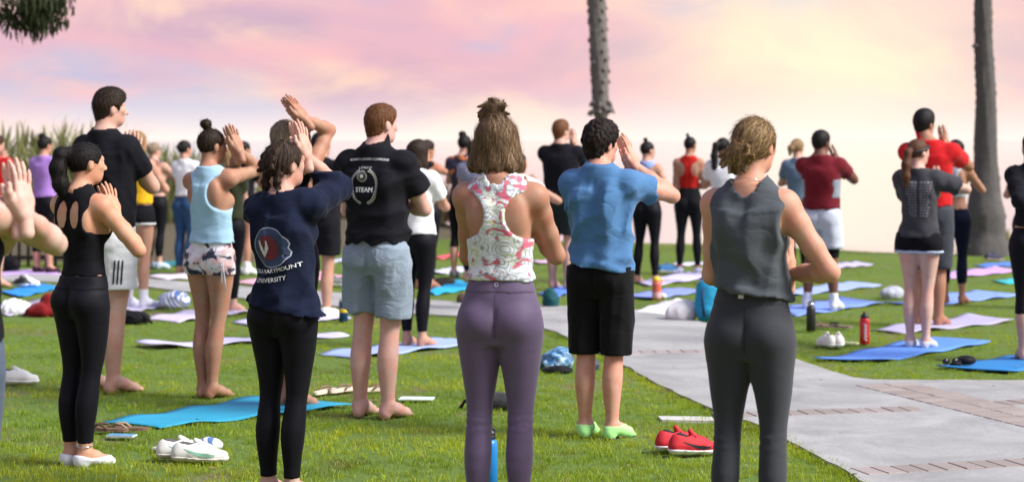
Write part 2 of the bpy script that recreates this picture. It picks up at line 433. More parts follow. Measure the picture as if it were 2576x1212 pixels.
def hair_build(style, P, k, h, opt, seed, near):
    """hair volume for a style, in head coordinates, plus loose strands for the people close by"""
    tail = opt.get('tail'); box = [P((sx * .16, sy * .17, sz * .19)) for sx in (-1, 1) for sy in (-1, 1) for sz in (-1, 1)]
    if tail: box += [P(t) + Vector((dx, dx, dx)) for t in tail for dx in (-.06, .06)]
    bun = opt.get('bun')
    if bun: box += [P(bun[:3]) + Vector((dx, dx, dx)) for dx in (-.09, .09)]
    lo = [min(p[i] for p in box) for i in range(3)]; hi = [max(p[i] for p in box) for i in range(3)]
    f = Field(lo, hi, h); X, Y, Z = f.grid(); x, y, z = P.loc(X, Y, Z)
    v = opt.get('v', .008); nape = opt.get('nape', -.085); front = opt.get('front', .056)
    d = d_ell(x, y, z, (0, -.012, .028), (.072 + v, .093 + v, .085 + v))
    if style in ('short', 'curly'): d = d + (v - .002) * (1 - np.clip((z + .075) / .10, 0, 1)) * opt.get('fade', 1.0)
    line = np.interp(y, [-.1, -.04, -.01, .015, .03, .048, .075, .09], [nape, nape + .010, nape + .045, -.035, -.03, .012, front - .008, front]).astype(np.float32) + .10 * np.maximum(np.abs(x) - .03, 0)
    d = smax(d, line - z, .010)
    if style != 'bob':
        ear = d_ell(np.abs(x), y, z, (.080, .004, -.022), (.034, .026, .040)); d = smax(d, -ear, .008)
    d = np.maximum(d, np.where(y > 0.015, (y - .055 - np.maximum(0, z - .03) * 1.1), -.2) * .8)   # clear of the face
    if style in ('short', 'curly'):
        t = d_ell(x, y, z, (0, .004, .066 + opt.get('lift', 0)), (.062 + v * .7, .088 + v * .5, .050 + v))
        d = smin(d, t, .03)
        t = d_ell(x, y, z, (0, -.040, -.012), (.060 + v * .3, .056 + v * .5, .115)); d = smin(d, smax(smax(t, nape + .004 + 1.2 * np.abs(x) ** 1.5 - z, .012), y + .005, .012), .02)
    if style == 'bob':
        wt = opt.get('w', .1); bot = opt.get('bot', -.135)
        zz = np.clip((.06 - z) / (.06 - bot), 0, 1)
        A = .078 + (wt - .078) * zz ** .8 - .012 * np.clip((zz - .85) / .15, 0, 1); B = .092 + .012 * zz
        t = (np.sqrt((x / A) ** 2 + ((y + .012) / B) ** 2) - 1) * .085
        th_ = np.arctan2(x, -y - .01); t = t + .0035 * np.sin(th_ * 9 + z * 34) * zz
        t = smax(t, np.maximum(bot + .007 * np.sin(th_ * 11) + .006 * np.sin(th_ * 29 + 1) - z, z - .06), .014); t = smax(t, y - (.030 - .25 * (z + .05) * (z < -.05)), .015)
        d = smin(d, t, .03)
    if style == 'long':
        t = d_ell(x, y, z, (0, -.07, -.12), (.085, .05, .15)); d = smin(d, t, .04)
    f.F = (d * k).astype(np.float32)
    if bun:
        c = P(bun[:3]); r = bun[3] * k
        f.ell(c, (r, r * .95, r * opt.get('bsq', .85)), .015)
    if tail:
        pts = [P(t) for t in tail]; f.chain(pts, [q * k for q in opt['tr']], .02)
    rr = np.random.default_rng(seed)
    if opt.get('mess'):                                # loose loops and wisps of a messy bun
        c = Vector(bun[:3])
        for i in range(opt['mess']):
            a = rr.uniform(0, 6.28); q = c + Vector((math.cos(a) * bun[3] * .8, -.012 + rr.uniform(-.02, .02), math.sin(a) * bun[3] * .8))
            e = q + Vector((math.cos(a + .8) * .045, rr.uniform(-.025, .0), math.sin(a + .8) * .04 - .012))
            f.cone(P(q), P(e), .012 * k, .005 * k, .008)
    if style == 'braids':
        for s in (-1, 1):
            pts = [Vector((s * (.052 + .004 * math.sin(i * 1.6)), -.082 - .018 * min(i / 5, 1) + .004 * math.cos(i * 1.6), -.035 - i * .0165)) for i in range(8)]
            for i, q in enumerate(pts):
                r = (.019, .021, .021, .019, .016, .012, .013, .016)[i] * k
                f.ell(P(q + Vector((s * .007 * (-1) ** i, 0, 0))), (r, r * .9, r * .75), .006)
            for i in range(9):
                a = i / 8; q = Vector((s * (.012 + .030 * a), -.012 - .105 * math.sin(a * 1.5), .118 - .125 * a ** 1.4))
                for t in (-1, 1):
                    f.ell(P(q + Vector((t * .013, 0, .004 * t * (-1) ** i))), (.0155 * k, .011 * k, .011 * k), .006)
    am = opt.get('amp', .0022) * k
    if opt.get('curl'):
        f.F += am * waves(x, y, z, seed, .022, 5, (1, 1, 1))
    else:
        th = np.arctan2(x, -y - .01); f.F += (am * (np.sin(th * 23 + 3 * np.sin(z * 30 + seed)) * .6 + np.sin(th * 47 + 5 * np.sin(z * 21 + seed * 2)) * .4)).astype(np.float32)
    hv, hf = f.mesh()
    tint = np.zeros(len(hv), np.float32)
    ns = opt.get('strands', 1500) if near else 0
    if ns and len(hv):
        bvh = BVHTree.FromPolygons([Vector(p) for p in hv], hf.tolist())
        tie = Vector(bun[:3]) if bun else (Vector(tail[0]) if tail else None)
        P_inv = P.R.transposed(); sv_, sf_, st_ = [], [], []; nv = 0
        step = opt.get('step', .014) * k; wd = .0011 * k; stray = opt.get('stray', .12)
        for q in rr.integers(0, len(hv), ns):
            p = Vector(hv[q]); wild = rr.random() < stray; lift = .0012 + (rr.uniform(.003, .011) if wild else 0)
            pts = []; rnd = Vector(rr.normal(size=3) * (.30 if wild else opt.get('rnd', .12)))
            nst = int(rr.integers(4, 7)) if not opt.get('short') else 3
            for i in range(nst):
                hit = bvh.find_nearest(p)
                if hit[0] is None: break
                nrm = hit[1]; base = hit[0]; pts.append((base + nrm * (lift * (1 if not wild else (i + .5) / 2.5)), nrm))
                lq = P_inv @ (p - P.c) / k
                if tie is not None:
                    dv = tie - lq
                    if dv.length < (bun[3] * 1.15 if bun else .03) or (tail and lq.z < tie.z - .02 and lq.y < tie.y + .01):
                        fl = Vector((0, -.2, -1)) if tail else dv.cross(Vector((.2, 1, .3))).normalized()
                    else: fl = dv.normalized()
                elif opt.get('short'):
                    fl = Vector((lq.x * 3, (.55 if lq.z > .06 else -.25), -.9 if lq.z < .06 else .1))
                else:
                    fl = Vector((lq.x * 2.5, (lq.y + .01) * 2.5, -1.0 if lq.z < .09 else -.25))
                fl = P.R @ fl.normalized() + rnd; fl -= nrm * fl.dot(nrm)
                if fl.length < 1e-4: break
                p = base + fl.normalized() * step
            if len(pts) < 3: continue
            tv = rr.normal(0, opt.get('tv', .4))
            for i, (p, nrm) in enumerate(pts):
                a = pts[min(i + 1, len(pts) - 1)][0] - pts[max(i - 1, 0)][0]; sd = a.cross(nrm)
                sd = sd.normalized() * (wd * (1 - .75 * i / (len(pts) - 1))) if sd.length > 1e-9 else Vector((wd, 0, 0))
                sv_ += [tuple(p - sd), tuple(p + sd)]; st_ += [tv, tv]
            sf_ += [(nv + 2 * i, nv + 2 * i + 1, nv + 2 * i + 3, nv + 2 * i + 2) for i in range(len(pts) - 1)]; nv += 2 * len(pts)
        if sv_:
            n0 = len(hv); hv = np.concatenate([hv, np.array(sv_)]); hf = np.concatenate([hf, np.array(sf_) + n0]); tint = np.concatenate([tint, np.array(st_, np.float32)])
    # brows
    br = Field(*[[g(P(q)[i] for q in ((-.06, .05, .05), (.06, .05, .05), (-.06, .12, .0), (.06, .12, 0))) + o for i in range(3)] for g, o in ((min, -.02), (max, .02))], min(h, .006))
    for s in (-1, 1): br.chain([P((s * .016, .0885, .026)), P((s * .034, .083, .031)), P((s * .05, .068, .026))], [.0035, .004, .002], .003)
    bv, bf = br.mesh()
    if len(bv): hv, hf = join([(hv, hf), (bv, bf)]); tint = np.concatenate([tint, np.zeros(len(bv), np.float32)])
    return hv, hf, tint

EYE = None
def eye_mat():
    global EYE
    if EYE is None:
        t = NT('eye'); y = t.n('ShaderNodeSeparateXYZ', {0: t.coord('Object')}).outputs[1]
        EYE = t.fin(t.ramp(y, [(0, (.8, .78, .75)), (.0098, (.8, .78, .75)), (.0102, (.08, .045, .02))], 'CONSTANT'), .1)
    return EYE
PEOPLE = {}
def person(key, label, x, s, H, yaw=20, sex=0, fat=1.0, sk=(.45, .25, .17), head=(0, 0, 0, 20, 0), st=.075, toes=8,
           Rr=None, Ll=None, hand=(.0, .24, 1.24), bend=0, top=None, bot=None, feet=None, hair=None, sh=1.0, z0=0.0, arm=1.0, vox=None, hip=1.0, butt=1.0, seed=1, lean=0.0, legw=1.0):
    d = FPX / s; base = Vector(((x - CX) / s, d, z0)); ya = R_(yaw); k = H / 1.70; near = s > 380
    h = vox or (.0085 if s > 380 else .012 if s > 300 else .0155)
    to_l = lambda p: rot(p - base, ya); to_w = lambda p: base + rot(p, -ya)
    lr = lambda a: a[0] * (1 - sex) + a[1] * sex
    # ---------------- joints
    sw = (.136 + .036 * sex) * k * sh; lu, lf = .292 * k * arm, .248 * k * arm
    S0 = {1: Vector((sw, -.012 * k, 1.376 * k)), -1: Vector((-sw, -.012 * k, 1.376 * k))}
    S, E, Wr = {}, {}, {}; U = None
    def resolve(side, spec):
        el, wr, tip, s1, s2 = spec
        Sw = S0[side].copy()
        for _ in range(2):
            Ep = to_l(on_ray(to_w(Sw), el[0], el[1], lu, s1)); dr = (Ep - S0[side]).normalized()
            Sw = S0[side] + Vector((-side * .018 * max(0, dr.z), .03 * max(0, dr.y), .045 * max(0, dr.z + .25))) * k
        S[side], E[side] = Sw, Ep
        if wr: Wr[side] = to_l(on_ray(to_w(Ep), wr[0], wr[1], lf, s2))
        else:
            T = Vector((hand[0] + side * .018, hand[1], hand[2])) * k; Wr[side] = Ep + (T - Ep).normalized() * min(lf, max((T - Ep).length, lf * .8))
        if tip:
            ww = to_w(Wr[side]); tw = W(tip[0], tip[1], ww.y + .03); return (to_l(tw) - Wr[side]).normalized()
        return Vector((0, .12, 1)).normalized()
    if Rr: U = resolve(1, Rr)
    else:
        S[1] = S0[1]; Wr[1] = Vector((hand[0] + .018, hand[1], hand[2])) * k; E[1] = ik(S[1], Wr[1], lu, lf, Vector((1, -.35, -.75))); U = Vector((0, .12, 1)).normalized()
    nR = Vector((-1, 0, 0)); nR = (nR - U * nR.dot(U)).normalized()
    if Ll: resolve(-1, Ll)
    else:
        S[-1] = S0[-1]; Wr[-1] = Wr[1] + nR * (.036 * k)
        dv = Wr[-1] - S[-1]
        if dv.length > (lu + lf) * .97: S[-1] = S[-1] + dv.normalized() * (dv.length - (lu + lf) * .97)
        E[-1] = ik(S[-1], Wr[-1], lu, lf, Vector((-1, -.1, -.75)) if Wr[-1].z < 1.35 * k else Vector((-.45, .7, -.5)))
    hk = (.94 + .035 * sex) * (.55 + .45 * k)
    hc = Vector((head[0], head[1] + .02 * k, H - .114 * hk + head[2] - lean * 0))
    P = Head(hc, R_(head[3]), R_(head[4]), R_(head[5] if len(head) > 5 else 0), hk)
    # ---------------- body field
    allp = [S[1], S[-1], E[1], E[-1], Wr[1], Wr[-1], hc + Vector((0, 0, .13)), hc + Vector((.1, .13, 0)), hc - Vector((.1, .13, 0)), Vector((-.24 * k * fat, -.2, 0)), Vector((.24 * k * fat, .26, 0))]
    lo = [min(p[i] for p in allp) - .075 for i in range(3)]; hi = [max(p[i] for p in allp) + .075 for i in range(3)]; lo[2] = -.03
    T = Field(lo, hi, h); Lg = T.like(); A = T.like(); Hd = T.like()
    gx, gy, gz = T.grid()
    TAx, TBx, TCx = lr(TA) * k * fat, lr(TB) * k * fat, TC * k
    hipw = 1 + (hip - 1) * np.clip((1.06 - TZ) / .15, 0, 1); TAx = TAx * hipw
    zs = TZ * k
    T.put(lambda X, Y, Z: d_loft(X, Y, Z, zs, TAx, TBx, 0, TCx, 2.25), (-.25 * fat, -.22, .76 * k), (.25 * fat, .22, 1.5 * k), .01)
    for sd in (-1, 1):
        T.ell((sd * .071 * k * hip, -.047 * k * butt, .866 * k), (.084 * k * hip * fat ** .5, .080 * k * butt, .082 * k), .026)
        T.cone((0, -.022 * k, (1.428 + .012 * sex) * k), S[sd] + Vector((-sd * .03, -.01, .005)) * k, (.046 + .008 * sex) * k, .044 * k * (1 + .12 * sex), .05)
        T.ell((sd * .072 * k, -.074 * k, 1.295 * k), (.050 * k, .030 * k, .080 * k), .03)
        if sex < .5: T.ell((sd * .065 * k, .075 * k, 1.245 * k), (.056 * k, .05 * k, .055 * k), .04)
        else: T.ell((sd * .075 * k, .075 * k, 1.29 * k), (.08 * k, .035 * k, .055 * k), .04)
    T.cone((0, -.020 * k, 1.41 * k), P((0, -.024, -.05)), (.052 + .010 * sex) * k, (.045 + .010 * sex) * k, .03)
    T.F += (.007 * k * np.exp(-(gx / (.013 * k)) ** 2) * (gy < -.02) * np.clip((gz / k - .96) / .1, 0, 1) * np.clip((1.43 - gz / k) / .1, 0, 1)).astype(np.float32)
    T.F += (.009 * k * np.exp(-(gx / (.010 * k)) ** 2) * (gy < -.03) * np.clip((gz / k - .79) / .03, 0, 1) * np.clip((.955 - gz / k) / .06, 0, 1)).astype(np.float32)
    lzs = LZ * k; extra = []; LWT = np.interp(LZ, [0, .15, .35, .75, .9], [1, legw, legw, 1, 1])
    for sd in (-1, 1):
        cx = np.interp(LZ, [.06, .48, .90], [st, st * .45 + .083 * k * .55, .083 * k]) * sd * np.where(LZ > .7, hip, 1)
        Lg.put(lambda X, Y, Z: d_loft(X, Y, Z, lzs, lr(LA) * k * fat ** .7 * LWT, lr(LB) * k * fat ** .7 * LWT, cx, LCY * k), (sd * .09 - .16, -.16, .04 * k), (sd * .09 + .16, .14, .94 * k), .012)
        fd = rot((0, 1, 0), -sd * R_(toes)); an = Vector((sd * st, -.03 * k, 0)); kk = k * (1 + .08 * sex)
        foot_prims(Lg, an, fd, sd, kk, True)
        if near and not feet:
            ff_ = Field([an.x - .12, an.y - .1, -.01], [an.x + .12, an.y + .24, .13], .0045); foot_prims(ff_, an, fd, sd, kk, True)
            ff_.cone(an + Vector((0, 0, .07)), an + Vector((0, 0, .16)), .034 * k, .034 * k, .02); ff_.F = np.maximum(ff_.F, np.maximum(-ff_.grid()[2], ff_.grid()[2] - .115)); extra.append(ff_.mesh())
    Lg.F = np.maximum(Lg.F, -gz + 0.0 * gx)
    am = 1 + .16 * sex; am *= fat ** .6
    for sd in (-1, 1):
        s_, e_, w_ = S[sd], E[sd], Wr[sd]; l = lambda a, b, t: a.lerp(b, t)
        bi = (e_ - s_).normalized()
        A.chain([s_, l(s_, e_, .3), l(s_, e_, .65), e_], [.053 * k * am, .047 * k * am, .0405 * k * am, .036 * k * am], .02)
        A.chain([e_, l(e_, w_, .22), l(e_, w_, .6), w_], [.0355 * k * am, .0405 * k * am, .0325 * k * am, .0245 * k * am], .02)
        A.ell(s_ + Vector((sd * .006, -.004, -.008)) * k, (.056 * k * am,) * 3, .03)
        eo = e_ - (s_ + w_) * .5; A.ell(e_ + (eo.normalized() if eo.length > .01 else Vector((0, -1, 0))) * (.013 * k), (.027 * k * am,) * 3, .02)
    head_shape(Hd, P, hk, sex)
    B = smin(smin(T.F, Lg.F, .022), A.F, .03); B = smin(B, Hd.F, .025)
    parts = [surface_net(B, T.lo, h)] + extra
    hh = .0036 if near else .0062
    for sd in (-1, 1):
        n = nR if sd == 1 else -nR
        if Ll and sd == -1 and not near: n = Vector((1, 0, 0))
        parts.append(hand_mesh(Wr[sd], U, n, Vector((0, -1, .1)), k * (1 + .07 * sex) * 1.0, hh, .5, .006))
    root = empty('person', base, -ya); tag(root, label, 'person', 'people standing at the yoga class')
    v, f = join(parts); mesh('body', v, f, skin(sk), root)
    if near:
        for sd in (-1, 1):
            mb = MB(); n = 10; prof = [(.0115 * math.sin(math.pi * i / 8) + 1e-4, -.0115 * math.cos(math.pi * i / 8)) for i in range(9)]
            mb.lathe(prof, n); mb.v = [(p[0], p[2], -p[1]) for p in mb.v]
            o = mb.build('eye', eye_mat(), root); o.location = P((sd * .031, .0735, .008)); o.rotation_euler = P.R.to_euler()
    # ---------------- clothes
    def garment(name, F, m, zlo, zhi):
        i0 = max(int((zlo - .03 - T.lo[2]) / h), 0); i1 = int((zhi + .04 - T.lo[2]) / h) + 2
        vv, ff = surface_net(F[:, :, i0:i1], T.lo + np.array([0, 0, i0 * h]), h)
        return mesh(name, vv, ff, m, root)
    obs = {}
    if bot:
        bz, bh = bot.get('waist', .99) * k, bot['hem']
        off = bot.get('off', .004)
        if bot['kind'] == 'leggings':
            g = smin(T.F, Lg.F, .020) - off
            fold = bot.get('fold', .0)
            if fold: g = g - fold * .45 * (1 + waves(gx, gy, gz, seed + 3, .030, 4, (.2, .2, 1))) * np.exp(-((gz - .46 * k) / .045) ** 2)
        else:
            fl = bot.get('flare', .028); g = T.F - off - bot.get('loose', .006)
            for sd in (-1, 1):
                zz = np.array([bh - .02, bh, .62 * k, .74 * k, .84 * k, .93 * k]) if bh < .6 * k else np.array([bh - .02, bh, .80 * k, .85 * k, .89 * k, .93 * k])
                la = np.interp(zz, lzs, lr(LA) * k * fat ** .7 * LWT); lb = np.interp(zz, lzs, lr(LB) * k * fat ** .7 * LWT)
                ex = np.array([fl, fl, fl * .75, fl * .5, fl * .35, .01]); cxx = np.interp(zz, [.06 * k, .48 * k, .9 * k], [st, st * .45 + .083 * k * .55, .083 * k]) * sd
                q = d_loft(gx, gy, gz, zz, la + ex, lb + ex, cxx * (1 + .12 * fl / .03), np.interp(zz, lzs, LCY * k))
                g = smin(g, q, .03)
            g = g + bot.get('amp', .004) * waves(gx, gy, gz, seed + 5, bot.get('wl', .09), 5, (1, 1, .35)) * np.clip((bz - .05 - gz) / .1, 0, 1)
        slant = bot.get('slant', 0)
        hm = bh + slant * gx + bot.get('wave', 0) * waves(gx, gy, gz * 0, seed, .12, 3, (1, 1, 0))
        g = np.maximum(g, np.maximum(hm - gz, gz - bz - .02 * gy * 0)).astype(np.float32)
        obs['bot'] = garment(bot.get('name', bot['kind']), g, bot['m'], bh - .04, bz)
        if bot.get('band'):                            # wide waistband, its lower edge a visible seam
            g2 = np.maximum(T.F - off - .0022, np.maximum(bot['band'] * k - gz, gz - bz + .003)).astype(np.float32)
            garment('waistband', g2, bot.get('bandm', bot['m']), bot['band'] * k, bz)
        if bot.get('trim'):                            # contrast binding at the hem
            g3 = np.maximum(g - .003, np.maximum(gz - hm - .022, hm - .004 - gz)).astype(np.float32)
            garment('hem_trim', g3, bot['trim'], bh - .06, bh + .06)
        if bot.get('under'):
            uh, um = bot['under']; g4 = np.maximum(smin(T.F, Lg.F, .03) - .012, np.maximum(uh - gz, gz - bh - .05)).astype(np.float32)
            garment('undershorts', g4, um, uh, bh + .05)
    if top:
        hem = top['hem'] * k; off = top.get('off', .006); loose = top.get('loose', 0.0); kind = top['kind']
        i0 = max(int((hem - .1 - T.lo[2]) / h), 0); sl = (slice(None), slice(None), slice(i0, None)); X, Y, Z = gx, gy, gz[:, :, i0:]
        g = T.F[sl] - off
        if loose > 0:
            zz = np.linspace(hem - .03, 1.34 * k, 12); a = np.interp(zz, zs, TAx); b = np.interp(zz, zs, TBx)
            am_ = np.max(TAx[(TZ > 1.15) & (TZ < 1.4)]); bm_ = np.max(TBx) + .012 * k
            u_ = np.clip((1.34 * k - zz) / .10, 0, 1)
            a2 = np.maximum(a, a + (am_ - a) * loose * u_) + off; b2 = np.maximum(b, b + (bm_ - b) * loose * u_) + off + .012 * loose * u_
            q = d_loft(X, Y, Z, zz, a2, b2, top.get('sx', 0), np.interp(zz, zs, TCx) - .006 * loose, 2.3)
            g = smin(g, q, .03)
        sleeve = top.get('sleeve', 0)
        for sd in (-1, 1):
            if sleeve <= 0: break
            s_, e_, w_ = S[sd], E[sd], Wr[sd]; sr = top.get('sr', .016); inn = s_ + Vector((-sd * .05 * k, 0, -.01))
            if sleeve <= 1:
                en = s_.lerp(e_, sleeve); dr = (e_ - s_).normalized()
                q = T.like(); q.chain([inn, s_, en + dr * .02], [.056 * k * am, .053 * k * am + sr, (.053 - .014 * sleeve) * k * am + sr * 1.35], .02)
                cutp = (X - en.x) * dr.x + (Y - en.y) * dr.y + (Z - en.z) * dr.z
                qq = np.maximum(q.F[sl], np.where(q.F[sl] < .25, cutp, .3))
            else:
                q = T.like(); en = e_.lerp(w_, sleeve - 1)
                q.chain([inn, s_, s_.lerp(e_, .5), e_], [.058 * k * am, .054 * k + sr, .046 * k + sr * 1.15, .040 * k + sr * 1.1], .025)
                q.chain([e_, e_.lerp(w_, .4), e_.lerp(w_, .82), en], [.040 * k + sr * 1.1, .042 * k + sr, .031 * k + sr * 1.1, .026 * k + sr * .45], .025)
                dr = (w_ - e_).normalized(); cutp = (X - en.x) * dr.x + (Y - en.y) * dr.y + (Z - en.z) * dr.z
                near_w = np.sqrt((X - en.x) ** 2 + (Y - en.y) ** 2 + (Z - en.z) ** 2) < .12
                qq = np.where(near_w, np.maximum(q.F[sl], cutp), q.F[sl])
                qq = qq + .0045 * waves(X, Y, Z, seed + 9, .05, 4)
            g = smin(g, qq, .03)
        g = g + top.get('amp', .003) * waves(X, Y, Z, seed, top.get('wl', .10), 5, top.get('sq', (1, 1, .8))) * np.clip((1.44 * k - Z) / .1, .2, 1)
        if top.get('gather'):                          # cloth bunched into soft rolls above the hem
            gz_ = (Z - hem) / k; g = g - top['gather'] * (np.sin(gz_ * 95 + 2.5 * np.sin(X * 11 + seed) + 4 * X) * .5 + .35) * np.exp(-gz_ / .06)
        nk = top.get('neck', (.066, .074, .030, 1.478, -.010))
        ne = d_ell(X, Y, np.minimum(Z, nk[3] * k), (0, nk[4] * k, nk[3] * k), (nk[0] * k, nk[1] * k, nk[2] * k)); g = smax(g, -ne, .006)
        for (xc, zc, rx, rz) in top.get('holes', ()):
            ax_ = np.abs(X) if xc >= 0 else np.abs(X)
            q = (np.sqrt(((ax_ - abs(xc) * k) / (rx * k)) ** 2 + ((Z - zc * k) / (rz * k)) ** 2) - 1) * min(rx, rz) * k
            g = smax(g, -q, .005)
        hz_ = hem + top.get('slant', 0) * X + top.get('hwave', .006) * waves(X, Y, Z * 0, seed + 1, .14, 3, (1, 1, 0)) + top.get('hy', 0) * Y
        g = np.maximum(g, np.maximum(hz_ - Z, Z - 1.56 * k)).astype(np.float32)
        if top.get('cap'): g = np.maximum(g, Z - top['cap'] * k)
        vv, ff = surface_net(g, T.lo + np.array([0, 0, i0 * h]), h)
        obs['top'] = mesh(top.get('name', 'shirt'), vv, ff, top['m'], root)
        if top.get('panel'):                           # side panels of another cloth
            g5 = np.maximum(g - .002, np.maximum(np.maximum(.128 * k - np.abs(X), Z - 1.25 * k), 1.06 * k - Z) ).astype(np.float32)
            g5 = np.maximum(g5, np.where(np.abs(X) > .20 * k, .05, -.1))
            vv, ff = surface_net(g5, T.lo + np.array([0, 0, i0 * h]), h); mesh('side_panel', vv, ff, top['panel'], root)
    if feet:
        fz, fm, fname = feet[:3]; g = np.maximum(Lg.F - (.004 if fname == 'sock' else .011), gz - fz - (.35 * np.maximum(0, -(gy + .02)) if fname != 'sock' else 0)).astype(np.float32)
        if fname == 'sock': g = np.maximum(g, -gz - .002 + 0 * gx)
        for sd in (-1, 1):
            gg = np.where(gx * sd > 0, g, .1).astype(np.float32); n1 = int(.35 / h)
            vv, ff = surface_net(gg[:, :, :n1], T.lo, h)
            if len(vv): mesh(fname, vv, ff, fm, root)
            if len(feet) > 3:
                g6 = np.maximum(gg - .002, np.maximum(gz - .020, -gz - .003)); vv, ff = surface_net(np.maximum(g6, gy - .06).astype(np.float32)[:, :, :n1], T.lo, h); mesh('sock_sole', vv, ff, feet[3], root)
    if hair:
        st_, hm, opt = hair
        hv, hf, tint = hair_build(st_, P, hk, (.0062 if near else .009), opt, seed, near)
        o = mesh('hair', hv, hf, hm, root)
        at = o.data.attributes.new('tint', 'FLOAT', 'POINT'); at.data.foreach_set('value', tint)
        if opt.get('tie'):
            c, r, tm = opt['tie']; mb = MB(); mb.tube([P(Vector(c) + Vector((math.cos(a) * r, math.sin(a) * .004, math.sin(a) * r))) for a in [i * math.pi / 6 for i in range(13)]], .005, 6)
            mb.build('hair_tie', tm, root)
    PEOPLE[key] = dict(root=root, S=S, E=E, W=Wr, P=P, k=k, obs=obs, base=base, yaw=ya, T=None, d=d)
    return PEOPLE[key]
# ------------------------------------------------------------------ ground, path, shore, sea
from mathutils.geometry import tessellate_polygon
def sheet(name, pts, m, z=0.0, thick=0.0, parent=None):
    pts = [Vector((p[0], p[1], z)) for p in pts]; n = len(pts)
    tri = tessellate_polygon([pts]); v = list(pts); f = []
    for t in tri:
        a, b, c = (pts[i] for i in t); t = tuple(t)
        f.append(t if (b - a).cross(c - a).z > 0 else t[::-1])
    if thick:
        ar = sum(pts[i].x * pts[(i + 1) % n].y - pts[(i + 1) % n].x * pts[i].y for i in range(n))
        v += [p - Vector((0, 0, thick)) for p in pts]
        for i in range(n):
            j = (i + 1) % n; q = (i, n + i, n + j, j); f.append(q if ar > 0 else q[::-1])
    return mesh(name, v, f, m, parent, smooth=False)
def inside(px, py, poly):
    r = np.zeros(len(px), bool); n = len(poly)
    for i in range(n):
        x1, y1 = poly[i][0], poly[i][1]; x2, y2 = poly[(i + 1) % n][0], poly[(i + 1) % n][1]
        c = ((y1 > py) != (y2 > py)) & (px < (x2 - x1) * (py - y1) / (y2 - y1 + 1e-12) + x1); r ^= c
    return r
def m_soil():
    t = NT('lawn_soil'); v = t.coord('World')
    n = t.noise(v, 1.1, 4, .6); n2 = t.noise(v, 26, 4, .65)
    c = t.mix(n2, (.06, .11, .014), (.15, .235, .026))
    c = t.mix(t.ramp(n, [(.56, (0, 0, 0)), (.70, (1, 1, 1))]), c, (.17, .13, .06))
    return t.fin(c, .95, t.bump(n2, .8, .03))
def m_blade():
    t = NT('grass_blade'); v = t.coord('World')
    n = t.noise(t.coord('World', (.28, 1.0, 1)), .75, 3, .6); n3 = t.noise(v, 2.6, 3, .6); rnd = t.n('ShaderNodeObjectInfo').outputs['Random']
    at = t.n('ShaderNodeAttribute', attribute_name='tint').outputs['Fac']
    f = t.math('ADD', t.math('MULTIPLY', rnd, .35), t.math('MULTIPLY', at, .65))
    c = t.ramp(f, [(0, (.11, .22, .015)), (.45, (.225, .38, .024)), (.8, (.34, .48, .032)), (.93, (.42, .49, .05)), (1, (.56, .48, .18))])
    c = t.mix(t.ramp(n, [(.42, (0, 0, 0)), (.60, (.85, .85, .85))]), c, (.46, .52, .025), 'MIX')
    c = t.mix(t.ramp(n3, [(.57, (0, 0, 0)), (.70, (.75, .75, .75))]), c, (.33, .27, .11))
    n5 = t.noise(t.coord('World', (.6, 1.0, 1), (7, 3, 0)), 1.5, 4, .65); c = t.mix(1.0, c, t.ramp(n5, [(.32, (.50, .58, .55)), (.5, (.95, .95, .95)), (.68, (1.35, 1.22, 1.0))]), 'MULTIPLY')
    d = t.n('ShaderNodeBsdfDiffuse', {'Color': c}); tr = t.n('ShaderNodeBsdfTranslucent', {'Color': t.mix(.5, c, (.40, .48, .03))})
    gl = t.n('ShaderNodeBsdfGlossy', {'Color': (.8, .8, .7), 'Roughness': .45})
    m1 = t.n('ShaderNodeMixShader', {0: .42, 1: d.outputs[0], 2: tr.outputs[0]}); m2 = t.n('ShaderNodeMixShader', {0: .04, 1: m1.outputs[0], 2: gl.outputs[0]})
    t.t.links.new(m2.outputs[0], t.out.inputs[0]); return t.m
def m_concrete():
    t = NT('concrete'); v = t.coord('World'); a = t.noise(v, 1.6, 5, .68, .6); b = t.noise(v, 45, 4, .7); s = t.noise(v, 160, 2, .5)
    c = t.mix(t.ramp(a, [(.3, (0, 0, 0)), (.7, (1, 1, 1))]), (.25, .25, .25), (.46, .455, .45)); c = t.mix(t.ramp(b, [(.35, (.3, .3, .3)), (.6, (0, 0, 0))]), c, (.20, .18, .17))
    c = t.mix(t.ramp(s, [(.70, (0, 0, 0)), (.76, (.3, .3, .3))]), c, (.16, .14, .13))
    return t.fin(c, .9, t.bump(b, .35, .006))
def m_brick():
    t = NT('paving_brick'); v = t.coord('World'); r = t.n('ShaderNodeObjectInfo').outputs['Random']; b = t.noise(v, 60, 4, .7)
    c = t.ramp(r, [(0, (.20, .165, .155)), (.5, (.255, .215, .20)), (1, (.32, .275, .26))]); c = t.mix(t.math('MULTIPLY', b, .6), c, (.42, .36, .33))
    return t.fin(c, .9, t.bump(b, .4, .006))
def m_earth():
    t = NT('mulch'); v = t.coord('World'); a = t.noise(v, 3, 5, .65); b = t.noise(v, 22, 4, .7)
    return t.fin(t.mix(a, t.mix(b, (.05, .035, .025), (.17, .125, .085)), (.11, .10, .055)), .95, t.bump(b, .9, .05))
def m_sand():
    t = NT('beach_sand'); v = t.coord('World'); a = t.noise(v, .05, 5, .6)
    return t.fin(t.mix(a, (.55, .43, .33), (.70, .58, .46)), .9)
def m_sea():
    t = NT('sea_water'); v = t.coord('World', (.05, .22, 1)); a = t.noise(v, 1, 6, .65)
    return t.fin((.58, .56, .53), .03, t.bump(a, .045, 1.0), IOR=1.33)
def P2(l): return [G(x, y) for x, y in l]
